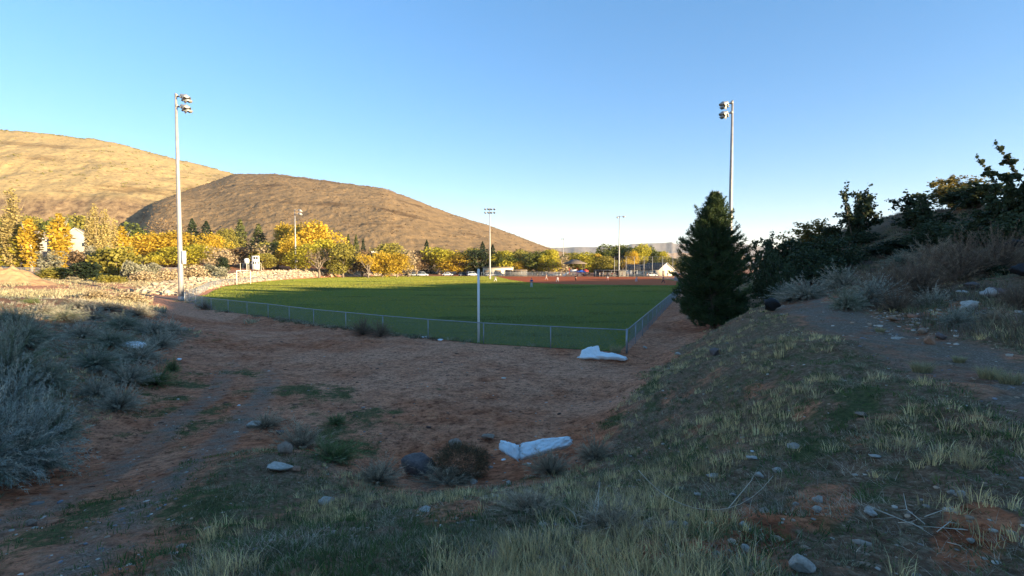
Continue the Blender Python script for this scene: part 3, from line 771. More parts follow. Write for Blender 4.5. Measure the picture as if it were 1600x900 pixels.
def grass_arrays(P, N, rng, hgt, cols, width=.004, spread=.09, bend=.5, lay=(0, 0)):
    """P tuft positions (n,3), N blades each. returns V, tri/quads, colour"""
    n = len(P); hgt = np.broadcast_to(hgt, n); B = n * N
    p = np.repeat(P, N, 0); h = np.repeat(hgt, N) * rng.uniform(.45, 1.1, B)
    an = rng.uniform(0, 6.28, B); off = np.repeat(np.broadcast_to(spread, n), N) * np.sqrt(rng.uniform(0, 1, B))
    base = p + np.stack([off * np.cos(an), off * np.sin(an), np.zeros(B) - .02], 1)
    out = rng.uniform(.05, bend, B) * h; a2 = an + rng.normal(0, .6, B)
    lean = np.stack([np.cos(a2) * out + lay[0] * h, np.sin(a2) * out + lay[1] * h, h * (1 - .25 * bend)], 1)
    mid = base + lean * np.array([.35, .35, .6]); tip = base + lean
    wv = np.stack([-np.sin(a2), np.cos(a2), np.zeros(B)], 1); rr = rng.uniform(0, 6.28, B)
    wv = np.stack([np.cos(rr), np.sin(rr), np.zeros(B)], 1)
    w = np.repeat(np.broadcast_to(width, n), N)[:, None] * rng.uniform(.6, 1.2, B)[:, None]
    V = np.stack([base - wv * w, base + wv * w, mid + wv * w * .8, mid - wv * w * .8, tip], 1).reshape(-1, 3)
    i = np.arange(B)[:, None] * 5
    q = i + np.array([[0, 1, 2, 3]]); t = i + np.array([[3, 2, 4]])
    c = np.repeat(np.repeat(cols, N, 0) * rng.uniform(.7, 1.3, (B, 1)), 5, 0)
    return V, q, t, c.clip(0, 1)

LM = {}
def lm(k, c1, c2, tr=.3): LM[k] = mat_leaf('foliage ' + k, c1, c2, tr)
lm('yellow', (.50, .33, .035), (.72, .50, .05), .45)
lm('gold', (.46, .31, .035), (.68, .47, .05), .45)
lm('lime', (.36, .33, .04), (.60, .50, .05), .45)
lm('olive', (.18, .17, .035), (.40, .33, .06), .35)
lm('green', (.06, .085, .02), (.20, .21, .04), .3)
lm('dark', (.012, .022, .008), (.035, .05, .018), .1)
lm('conifer', (.05, .065, .02), (.13, .13, .035), .15)
lm('brown', (.14, .09, .05), (.28, .18, .09), .2)
lm('tan', (.36, .27, .15), (.52, .40, .24), .2)
lm('straw', (.34, .26, .09), (.48, .38, .14), .3)
lm('sage', (.17, .165, .11), (.30, .28, .19), .2)
lm('oak', (.026, .038, .018), (.08, .10, .042), .25)
lm('oaksunlit', (.10, .09, .025), (.30, .22, .05), .35)  # scrub oak leaves with low sunlight painted in as a lighter gold

PROTO = {}
def proto(kind):
    """prototypes are made on first use; the first placement takes the prototype itself"""
    mk_ = {
     'yellow': lambda: tree_round('cottonwood_tree', LM['yellow'], 1), 'yellow2': lambda: tree_round('cottonwood_tree', LM['yellow'], 2, W=8.5, H=7),
     'gold': lambda: tree_round('cottonwood_tree', LM['gold'], 3), 'lime': lambda: tree_round('ash_tree', LM['lime'], 4),
     'lime2': lambda: tree_round('ash_tree', LM['lime'], 5, W=8), 'olive': lambda: tree_round('broadleaf_tree', LM['olive'], 6),
     'olive2': lambda: tree_round('broadleaf_tree', LM['olive'], 16, W=8), 'green': lambda: tree_round('broadleaf_tree', LM['green'], 7),
     'green2': lambda: tree_round('broadleaf_tree', LM['green'], 8, W=6.5), 'dark': lambda: tree_round('broadleaf_tree', LM['dark'], 9, n=2200),
     'brown': lambda: tree_round('thicket_bush', LM['brown'], 10, base=.02, shell=.2), 'tan': lambda: tree_round('thicket_bush', LM['tan'], 11, base=.02, n=1200, shell=.2),
     'conifer': lambda: tree_conifer('conifer_tree', LM['conifer'], 12), 'darkconifer': lambda: tree_conifer('conifer_tree', LM['dark'], 13, W=6),
     'poplar': lambda: tree_column('poplar_tree', LM['gold'], 14, n=2000), 'poplar2': lambda: tree_column('poplar_tree', LM['lime'], 15, n=1700),
     'barepoplar': lambda: tree_column('poplar_tree', LM['straw'], 17, n=3400, leaf=.26, sparse=True, bark='tanbark'),
     'bare': lambda: tree_bare('bare_tree', LM['brown'], 18, bark='bark'), 'bareyoung': lambda: tree_bare('bare_tree', LM['gold'], 19, bark='bark', n=1200),
     'sagetree': lambda: bush_round('sagebrush', LM['sage'], 20, H=3, W=5, n=2200, leaf=.28),
     'olivebush': lambda: bush_round('willow_bush', LM['olive'], 21, H=4, W=5, n=2600, leaf=.28),
     'darkbush': lambda: bush_round('willow_bush', LM['dark'], 22, H=3.2, W=4.2, n=2400, leaf=.26),
     'brownbush': lambda: bush_round('willow_bush', LM['brown'], 23, H=3.2, W=4.2, n=1800, leaf=.24),
     'tanbush': lambda: bush_round('dry_bush', LM['tan'], 24, H=2, W=4, n=1500, leaf=.22),
     'greyspray': lambda: bush_spray('willow_bush', LM['sage'], 25, H=5, W=4, sprays=20, n=2600, leaf=.24),
     'oak': lambda: bush_spray('scrub_oak', LM['oak'], 31, H=3, W=2.8, sprays=13, n=5200, leaf=.15),
     'oak2': lambda: bush_spray('scrub_oak', LM['oak'], 32, H=3, W=2.6, sprays=15, n=5200, leaf=.15),
     'oaksunlit': lambda: bush_spray('scrub_oak', LM['oaksunlit'], 33, H=3, W=3.4, sprays=16, n=5200, leaf=.15),
     'oaktall': lambda: bush_spray('scrub_oak', LM['oak'], 34, H=4, W=1.5, sprays=8, n=3800, leaf=.14, lean=-.25),
     'oakround': lambda: bush_round('scrub_oak', LM['oak'], 35, H=2.4, W=3.2, n=4200, leaf=.12, lobes_n=20),
     'darkmound': lambda: bush_round('thicket_bush', LM['dark'], 36, H=1.6, W=2.8, n=4200, leaf=.10, lobes_n=24),
     'browntwig': lambda: bush_feather('bare_brush', 41, H=1.5, W=2.4, strands=300, cols=((.12, .092, .078), (.085, .062, .052), (.16, .13, .105)), droop=.3, tw=.005, tl=.10),
     'feather': lambda: bush_feather('rabbitbrush', 42, wind=(.12, -.1)), 'feather2': lambda: bush_feather('rabbitbrush', 43, H=1.1, W=1.7, cols=((.15, .175, .16), (.09, .12, .09), (.21, .22, .20)), wind=(.12, -.1)),
     'feather3': lambda: bush_feather('rabbitbrush', 44, H=1.0, W=1.9, strands=300, cols=((.20, .21, .20), (.13, .14, .12), (.28, .27, .25)), droop=.4),
     'greensage': lambda: bush_feather('rabbitbrush', 45, H=.9, W=1.5, strands=260, cols=((.09, .13, .06), (.06, .09, .04), (.15, .17, .11)), droop=.3),
     'greytwig': lambda: bush_feather('bare_brush', 46, H=.8, W=1.5, strands=220, cols=((.20, .18, .155), (.14, .12, .10), (.28, .25, .21)), droop=.3, tw=.004, tl=.11),
    }
    if kind not in PROTO:
        r = mk_[kind](); PROTO[kind] = [r, False]
        zs = [v.co.z for ch in r.children for v in ch.data.vertices]; xs = [v.co.x for ch in r.children for v in ch.data.vertices]
        PROTO[kind] += [float(np.percentile(zs, 99.7)), float(np.percentile(xs, 99) - np.percentile(xs, 1))]
    return PROTO[kind]

def plant(kind, loc, h, w, label, cat, group=None, rz=None):
    p = proto(kind)
    if not p[1]: o = p[0]; p[1] = True
    else: o = copy_tree(p[0])
    for k in ('label', 'category', 'group', 'kind'):
        if k in o: del o[k]
    o.location = loc; o.rotation_euler = (0, 0, random.uniform(0, 6.28) if rz is None else rz)
    o.scale = (w / p[3], w / p[3], h / p[2]); tag(o, label, cat, group); return o

def plant_px(kind, px, basepy, d, toppy, wpx, label, cat, group=None, snap=True, rz=None):
    x, y, z = PXY(px, basepy, d)
    if snap: z = Hs(x, y) - .05
    zt = PXY(px, toppy, d)[2]
    return plant(kind, (x, y, z), zt - z, wpx / F * d, label, cat, group, rz)
# ------------------------------------------------------------------ far tree belt (px, base py, depth, top py, width px)
G1 = 'trees beyond the far side of the field'; G0 = 'trees around the houses on the left'
FAR = [
 # behind the houses on the left
 ('olive2', -10, 424, 215, 340, 60, 'olive tree crown cut by the left edge of the photo, behind the houses', 'tree', G0),
 ('olive', 52, 424, 225, 338, 50, 'olive green tree behind the house roofs, between the two leftmost poplars', 'tree', G0),
 ('green', 92, 424, 225, 340, 48, 'darker green tree behind the left house', 'tree', G0),
 ('olive', 130, 424, 235, 337, 60, 'olive tree rising right behind the white gabled house', 'tree', G0),
 ('green2', 205, 424, 215, 350, 46, 'dark green round tree at the right end of the poplar group', 'tree', G0),
 ('barepoplar', 22, 424, 150, 296, 34, 'tallest pale poplar at the far left, almost leafless and hazy gold', 'tree', G0),
 ('poplar2', 14, 424, 152, 348, 34, 'yellow green poplar nearest the left edge of the photo', 'tree', G0),
 ('poplar', 50, 424, 148, 342, 26, 'slim golden poplar left of the low house roof', 'tree', G0),
 ('poplar', 94, 424, 146, 334, 26, 'broad golden poplar standing between the two houses', 'tree', G0),
 ('poplar2', 34, 424, 150, 352, 30, 'second yellow green poplar from the left edge of the photo', 'tree', G0),
 ('barepoplar', 142, 424, 150, 338, 14, 'short bare poplar directly right of the white gable', 'tree', G0),
 ('barepoplar', 151, 424, 146, 320, 26, 'tall bare pale poplar with a bright white trunk, right of the houses', 'tree', G0),
 ('barepoplar', 166, 424, 147, 328, 22, 'pale bare poplar just right of the tall white trunked one', 'tree', G0),
 ('barepoplar', 181, 424, 150, 342, 18, 'thin bare poplar with a pale trunk at the right of the bare group', 'tree', G0),
 ('poplar', 192, 424, 152, 354, 24, 'small golden poplar right of the bare pale poplars', 'tree', G0),
 # shrubs in front of the houses
 ('greyspray', 82, 440, 92, 392, 36, 'tall grey green willow bush in front of the left house', 'bush', 'willow bushes left of the dirt road'),
 ('olivebush', 86, 452, 84, 418, 52, 'round yellow olive bush right of the orange dirt mound', 'bush', 'willow bushes left of the dirt road'),
 ('brownbush', 126, 440, 95, 392, 40, 'brown twiggy bush below the white gabled house', 'bush', 'willow bushes left of the dirt road'),
 ('darkbush', 135, 456, 82, 410, 44, 'darkest bush left of the dirt road, with black shade inside', 'bush', 'willow bushes left of the dirt road'),
 ('olivebush', 183, 438, 95, 386, 68, 'large round grey olive bush below the bare poplars', 'bush', 'willow bushes left of the dirt road'),
 ('olivebush', 173, 462, 78, 430, 40, 'small yellow green bush at the right foot of the darkest bush', 'bush', 'willow bushes left of the dirt road'),
 ('greyspray', 150, 440, 98, 384, 30, 'pale twiggy bush between the brown bush and the large olive bush', 'bush', 'willow bushes left of the dirt road'),
 ('sagetree', 207, 446, 90, 408, 34, 'grey sage bush right of the large olive bush', 'bush', 'willow bushes left of the dirt road'),
 ('tanbush', 224, 444, 88, 424, 36, 'low tan bush where the dirt road bends behind', 'bush', 'low brush beside the dirt road'),
 ('sagetree', 240, 432, 105, 412, 34, 'grey brush clump below the leftmost yellow cottonwood', 'bush', 'low brush beside the dirt road'),
 ('tanbush', 262, 436, 96, 420, 34, 'tan brush clump close left of the big light pole', 'bush', 'low brush beside the dirt road'),
 ('tanbush', 305, 432, 112, 414, 36, 'tan brush clump close right of the big light pole', 'bush', 'low brush beside the dirt road'),
 ('sagetree', 330, 431, 118, 413, 36, 'grey brush clump between the big light pole and the goal frame', 'bush', 'low brush beside the dirt road'),
 ('darkbush', 348, 428, 140, 402, 18, 'small dark bush left of the goal frame, under the tan thicket', 'bush', 'low brush beside the dirt road'),
 # yellow cottonwoods near the tall left pole
 ('olive', 205, 422, 190, 372, 44, 'olive tree left of the yellow cottonwoods, behind the grey brush', 'tree', G1),
 ('yellow', 236, 422, 185, 364, 46, 'bright yellow cottonwood at the left end of the yellow row', 'tree', G1),
 ('gold', 274, 422, 190, 362, 56, 'bright golden cottonwood behind the tall left light pole', 'tree', G1),
 ('lime', 262, 422, 178, 386, 42, 'yellow green tree low in front of the golden cottonwood at the left pole', 'tree', G1),
 ('lime2', 302, 422, 178, 382, 44, 'yellow green tree right of the left pole electrical box', 'tree', G1),
 ('bare', 262, 422, 250, 338, 42, 'bare brown tree rising behind the golden cottonwood left of the pole', 'tree', G1),
 ('darkconifer', 302, 422, 235, 342, 34, 'very dark conifer right behind the tall left pole', 'tree', 'dark conifers at the foot of the hill'),
 ('darkconifer', 324, 422, 235, 346, 36, 'very dark conifer at the right of its twin, left of the golden crown', 'tree', 'dark conifers at the foot of the hill'),
 ('yellow2', 331, 422, 190, 366, 38, 'golden yellow crown below the dark conifers', 'tree', G1),
 ('olive', 356, 422, 215, 358, 34, 'olive tree between the dark conifers and the pointed conifer', 'tree', G1),
 ('tan', 345, 424, 175, 386, 40, 'tan leafless thicket left of the scoreboard', 'bush', 'thickets behind the rock bank'),
 ('conifer', 377, 422, 225, 343, 28, 'tall pointed green conifer left of the scoreboard', 'tree', 'green conifers at the foot of the hill'),
 ('conifer', 405, 422, 225, 350, 30, 'green conifer directly behind the scoreboard', 'tree', 'green conifers at the foot of the hill'),
 ('brown', 378, 422, 190, 386, 48, 'brown thicket behind the white sign left of the scoreboard', 'bush', 'thickets behind the rock bank'),
 ('tan', 412, 424, 185, 382, 40, 'tan thicket behind the scoreboard', 'bush', 'thickets behind the rock bank'),
 ('olive2', 432, 424, 190, 376, 52, 'olive yellow tree right of the scoreboard', 'tree', G1),
 ('olive', 412, 425, 178, 396, 30, 'low green tree touching the scoreboard right edge', 'tree', G1),
 ('gold', 446, 422, 225, 350, 30, 'orange tree top left of the second light pole', 'tree', G1),
 ('darkconifer', 466, 422, 228, 352, 34, 'dark green conifer behind the second light pole from the left', 'tree', 'dark conifers at the foot of the hill'),
 ('yellow', 455, 424, 185, 372, 36, 'yellow tree low behind the second light pole', 'tree', G1),
 ('yellow2', 492, 422, 215, 347, 60, 'largest golden cottonwood, right of the second light pole', 'tree', G1),
 ('lime2', 478, 425, 182, 382, 44, 'yellow green tree right of the second light pole box', 'tree', G1),
 ('lime', 512, 424, 190, 374, 40, 'yellow olive tree below the largest golden cottonwood', 'tree', G1),
 ('bare', 498, 426, 175, 384, 34, 'bare grey tree spreading over the pale rock bank', 'tree', G1),
 ('olive', 536, 425, 180, 380, 42, 'olive tree with a yellow right side, right of the bare grey tree', 'tree', G1),
 ('conifer', 545, 422, 225, 366, 14, 'left one of three slim conifers below the dark scree', 'tree', 'slim conifers below the dark scree'),
 ('conifer', 557, 422, 225, 367, 15, 'middle one of three slim conifers below the dark scree', 'tree', 'slim conifers below the dark scree'),
 ('darkconifer', 568, 422, 226, 373, 13, 'right and darkest of three slim conifers below the dark scree', 'tree', 'slim conifers below the dark scree'),
 ('brown', 566, 425, 190, 392, 30, 'brown thicket below the three slim conifers', 'bush', 'thickets behind the rock bank'),
 ('bareyoung', 575, 431, 178, 396, 24, 'young tan tree with a pale trunk standing at the field edge', 'tree', G1),
 ('olive', 608, 423, 225, 380, 44, 'olive tree top behind the yellow row at mid hill', 'tree', G1),
 ('yellow', 597, 425, 185, 394, 32, 'yellow tree right of the young pale trunked tree', 'tree', G1),
 ('gold', 620, 425, 185, 396, 36, 'orange yellow tree above the start of the brown rubble', 'tree', G1),
 ('tan', 638, 425, 190, 390, 28, 'tan thicket right of the orange yellow tree', 'bush', 'thickets behind the rock bank'),
 ('brown', 652, 426, 188, 392, 30, 'brown thicket above the parked cars at the left', 'bush', 'thickets behind the rock bank'),
 ('darkconifer', 667, 422, 228, 375, 20, 'small dark conifer above the large lime green tree', 'tree', 'dark conifers at the foot of the hill'),
 ('lime2', 686, 427, 200, 387, 50, 'large lime green tree above the parked cars', 'tree', G1),
 ('yellow', 714, 428, 200, 393, 42, 'bright yellow tree right of the large lime green tree', 'tree', G1),
 ('brown', 724, 422, 225, 394, 40, 'brown thicket peeping out behind the bright yellow tree', 'bush', 'thickets behind the rock bank'),
 ('darkconifer', 754, 422, 222, 378, 24, 'dark conifer left of the third light pole', 'tree', 'dark conifers at the foot of the hill'),
 ('darkconifer', 770, 422, 224, 382, 20, 'dark conifer right of the third light pole', 'tree', 'dark conifers at the foot of the hill'),
 ('olive', 740, 425, 215, 388, 30, 'olive tree between the yellow tree and the dark round tree', 'tree', G1),
 ('dark', 748, 430, 190, 388, 32, 'dark round tree in shade behind the foul pole top', 'tree', G1),
 ('lime', 783, 427, 215, 392, 38, 'lime tree right of the third light pole', 'tree', G1),
 ('green2', 792, 428, 205, 398, 30, 'dark green tree above the white canopy', 'tree', G1),
 ('gold', 812, 430, 205, 408, 22, 'small golden tree over the dugout left of the infield', 'tree', G1),
 ('olive2', 815, 424, 230, 390, 36, 'olive tree behind the small golden one', 'tree', G1),
 ('green', 838, 430, 205, 393, 36, 'dark olive tree above the outfielder in blue', 'tree', G1),
 ('lime', 858, 428, 210, 390, 30, 'bright lime tree right above the outfielder in blue', 'tree', G1),
 ('tan', 876, 428, 210, 400, 30, 'dry tan tree left of the playground roof', 'bush', 'thickets behind the rock bank'),
 ('olive', 892, 424, 235, 395, 34, 'olive tree behind the playground roof', 'tree', G1),
 ('lime2', 914, 429, 208, 394, 34, 'rounded lime tree right of the playground roof', 'tree', G1),
 ('gold', 932, 428, 215, 397, 22, 'small golden brown tree right of the rounded lime tree', 'tree', G1),
 ('green2', 952, 426, 235, 383, 40, 'tall dark green tree left of the fourth light pole', 'tree', G1),
 ('green', 972, 426, 240, 383, 36, 'tall dark green tree right of the fourth light pole', 'tree', G1),
 ('olive', 946, 430, 205, 400, 34, 'olive tree in front of the tall dark green pair', 'tree', G1),
 ('bareyoung', 978, 431, 200, 404, 24, 'brown twiggy tree between the fourth light pole and the clubhouse', 'tree', G1),
 ('yellow', 988, 427, 225, 392, 22, 'yellow tree between the tall green ones left of the clubhouse', 'tree', G1),
 ('lime2', 1000, 427, 232, 382, 34, 'tall yellow green tree behind the clubhouse roof', 'tree', G1),
 ('green2', 1016, 427, 236, 384, 34, 'tall green tree behind the clubhouse gable', 'tree', G1),
 ('lime', 1032, 427, 230, 393, 26, 'yellow green tree right behind the clubhouse gable', 'tree', G1),
 ('olive2', 1050, 429, 215, 402, 34, 'low olive tree right of the clubhouse', 'tree', G1),
 ('green', 1072, 430, 205, 400, 30, 'green tree partly hidden by the big pine, right of the clubhouse', 'tree', G1),
 ('olive', 1096, 430, 205, 398, 30, 'olive tree hidden behind the big pine', 'tree', G1),
]
for row in FAR:
    kind, px, bpy_, d, tpy, wpx, label, cat, grp = row
    if px >= 640 and d < 216: d = 216 + (d % 7)
    plant_px(kind, px, bpy_, d, tpy, wpx * (1.0 if 'poplar' in kind or 'bush' in kind or 'house' in label else 1.22), label, cat, grp)

# ------------------------------------------------------------------ the big pine
def big_pine():
    rng = np.random.default_rng(99)
    px, d = 1113, 30.5
    x, y, _ = PXY(px, 515, d); z = Hs(x, y)
    H_ = PXY(px, 299, d)[2] - z
    root = empty('pine_tree', (x, y, z - .05), 0, 'big dark green pine beside the right fence and below the tall right light pole', 'tree')
    P = []; D = []; mb = MB()
    mb.tube([(0, 0, -.2), (.05, 0, H_ * .35), (-.03, .04, H_ * .7), (.08, 0, H_ * .985)], [.17, .12, .07, .015], 9)
    NB = 430
    for i in range(NB):
        t = (i + rng.uniform(0, 1)) / NB; t = t ** 1.05
        zz = H_ * (.05 + .93 * t)
        prof = np.interp(t, [0, .06, .18, .35, .5, .62, .75, .86, .95, 1], [1.5, 2.0, 2.15, 2.08, 1.85, 1.60, 1.12, .66, .34, .08])
        an = rng.uniform(0, 6.28); Lb = prof * rng.uniform(.62, 1.1) * (1.22 if rng.random() < .12 else 1)
        up = .18 + .5 * t + rng.normal() * .08
        b0 = np.array([.0, 0, zz]); dirh = np.array([math.cos(an), math.sin(an), 0])
        def pt(s): return b0 + dirh * Lb * s + np.array([0, 0, Lb * (up * s * s - .10 * s)])
        mb.tube([pt(0), pt(.5), pt(1)], [.028, .018, .006], 4, False)
        nt_ = int(9 + 11 * Lb)
        for s in rng.uniform(.25, 1.0, nt_):
            side = np.array([-math.sin(an), math.cos(an), 0]) * rng.normal() * .22 * Lb * (1.1 - s * .7)
            p = pt(s) + side + np.array([0, 0, rng.normal() * .06])
            dv = dirh * .7 + side * .8 + np.array([0, 0, .55]) + rng.normal(size=3) * .25
            P.append(p); D.append(dv / np.linalg.norm(dv))
        P.append(pt(1.0)); D.append(dirh * .5 + np.array([0, 0, .8]))
    # upright leader candles
    for k in range(10):
        P.append(np.array([.08 + rng.normal() * .05, rng.normal() * .05, H_ * (.9 + .01 * k)])); D.append(np.array([0, 0, 1.]))
    P = np.array(P); D = np.array(D); n = len(P); K = 20
    p = np.repeat(P, K, 0); dd = np.repeat(D, K, 0)
    along = rng.uniform(-.10, .16, (n * K, 1)); base = p + dd * along
    nd = dd * rng.uniform(.3, 1.0, (n * K, 1)) + rng.normal(size=(n * K, 3)) * .55; nd /= np.linalg.norm(nd, axis=1)[:, None]
    w = np.cross(nd, rng.normal(size=nd.shape)); w /= np.linalg.norm(w, axis=1)[:, None] + 1e-9
    ln = rng.uniform(.10, .20, (n * K, 1))
    V = np.stack([base - w * .015, base + w * .015, base + nd * ln], 1).reshape(-1, 3)
    tint = np.repeat(np.repeat(rng.uniform(0, .7, n), K) + rng.uniform(0, .3, n * K), 3)
    mk('crown', V, [np.arange(len(V)).reshape(-1, 3)], mat_leaf('pine needles', (.028, .052, .020), (.085, .12, .040), .2), root, tint)
    mb.build('trunk', M['bark'], root)
big_pine()

# ------------------------------------------------------------------ scrub on the right hill
GR = 'dark scrub oaks on the right hill'; GS = 'grey brush on the right slope'
HILLV = [
 ('oakround', 1203, 448, 31, 392, 52, 'dark round scrub oak just right of the big pine', 'bush', GR),
 ('oak', 1198, 430, 36, 370, 40, 'ragged dark shoot right of the big pine, tip against the sky', 'bush', GR),
 ('oak2', 1240, 420, 36, 372, 66, 'dark scrub oak with a bushy top between pine and gold tipped oak', 'bush', GR),
 ('oaksunlit', 1264, 400, 46, 346, 62, 'scrub oak with sunlit golden tips on the lower skyline', 'bush', GR),
 ('oakround', 1262, 440, 32, 386, 74, 'wide black green thicket under the gold tipped skyline oak', 'bush', GR),
 ('oakround', 1310, 425, 34, 368, 76, 'wide dark thicket below the tall ragged skyline oak', 'bush', GR),
 ('oak', 1335, 385, 42, 294, 60, 'tall ragged scrub oak standing alone against the sky', 'bush', GR),
 ('oak2', 1304, 388, 44, 352, 44, 'small dark oak on the skyline left of the tall ragged one', 'bush', GR),
 ('oakround', 1350, 400, 40, 362, 66, 'dark thicket at the foot of the tall ragged skyline oak', 'bush', GR),
 ('greytwig', 1415, 350, 44, 328, 34, 'thin pale bare shrub on the open skyline ridge', 'bush', GR),
 ('oak', 1448, 372, 34, 300, 84, 'dark branching oak at the left end of the large skyline oaks', 'bush', GR),
 ('oaksunlit', 1490, 370, 40, 276, 80, 'large skyline oak with golden sunlit middle', 'bush', GR),
 ('oak2', 1520, 372, 36, 290, 80, 'dark oak just right of the golden skyline oak', 'bush', GR),
 ('oakround', 1466, 402, 30, 346, 84, 'dark mass of leaves below the golden skyline oak', 'bush', GR),
 ('oakround', 1545, 400, 27, 330, 84, 'dark mass of leaves left of the leaning skyline shoot', 'bush', GR),
 ('oaktall', 1592, 395, 25, 244, 56, 'tall leaning dark shoot near the right edge of the photo', 'bush', GR),
 ('oak2', 1572, 400, 25, 308, 70, 'dark oak around the foot of the leaning shoot', 'bush', GR),
 ('oakround', 1604, 410, 22, 318, 90, 'dark thicket running out of the right edge of the photo', 'bush', GR),
 ('oaktall', 1626, 400, 22, 222, 60, 'tall shoot cut by the right edge of the photo', 'bush', GR),
 ('darkmound', 1420, 400, 33, 372, 70, 'low dark green brush below the open skyline ridge', 'bush', GR),
 ('darkmound', 1380, 412, 33, 384, 60, 'low dark brush between the thicket and the open ridge slope', 'bush', GR),
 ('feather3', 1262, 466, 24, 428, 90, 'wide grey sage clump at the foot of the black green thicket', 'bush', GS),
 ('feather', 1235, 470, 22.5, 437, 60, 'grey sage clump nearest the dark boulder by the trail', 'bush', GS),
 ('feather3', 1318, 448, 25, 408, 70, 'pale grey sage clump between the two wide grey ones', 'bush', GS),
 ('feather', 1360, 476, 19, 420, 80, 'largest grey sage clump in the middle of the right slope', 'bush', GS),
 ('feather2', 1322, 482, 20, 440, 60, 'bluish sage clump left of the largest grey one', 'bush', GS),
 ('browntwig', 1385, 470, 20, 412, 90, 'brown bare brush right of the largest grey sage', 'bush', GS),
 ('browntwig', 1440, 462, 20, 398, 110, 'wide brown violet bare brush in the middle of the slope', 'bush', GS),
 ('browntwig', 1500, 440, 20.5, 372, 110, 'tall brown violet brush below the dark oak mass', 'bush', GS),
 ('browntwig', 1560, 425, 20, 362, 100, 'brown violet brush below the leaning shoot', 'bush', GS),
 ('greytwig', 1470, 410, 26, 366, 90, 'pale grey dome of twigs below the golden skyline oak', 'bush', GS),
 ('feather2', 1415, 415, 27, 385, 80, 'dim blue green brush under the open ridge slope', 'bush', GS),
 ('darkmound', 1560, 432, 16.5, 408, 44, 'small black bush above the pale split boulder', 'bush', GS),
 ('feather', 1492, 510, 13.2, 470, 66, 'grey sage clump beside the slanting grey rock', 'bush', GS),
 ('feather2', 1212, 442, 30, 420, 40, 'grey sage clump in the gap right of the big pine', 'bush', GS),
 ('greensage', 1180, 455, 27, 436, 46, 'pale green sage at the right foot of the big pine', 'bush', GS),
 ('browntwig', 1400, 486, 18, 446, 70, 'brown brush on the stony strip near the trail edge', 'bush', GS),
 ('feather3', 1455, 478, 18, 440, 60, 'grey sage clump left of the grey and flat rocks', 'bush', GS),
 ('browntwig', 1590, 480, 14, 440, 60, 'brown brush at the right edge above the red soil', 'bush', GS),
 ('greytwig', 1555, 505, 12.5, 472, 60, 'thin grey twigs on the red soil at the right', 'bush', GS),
]
for kind, px, bpy_, d, tpy, wpx, label, cat, grp in HILLV:
    if grp == GS:
        gx, gy, gz = ground_at(px, bpy_, dmax=60); plant(kind, (gx, gy, gz - .05), (bpy_ - tpy) / F * gy * (1.2 if kind == 'browntwig' else .9), wpx / F * gy * (1 if kind == 'browntwig' else .9), label, cat, grp); continue
    plant_px(kind, px, bpy_, d, tpy, wpx * (1.12 if (px < 1300 or px > 1475) else .9), label, cat, grp, rz=(0 if kind == 'oaktall' else None))

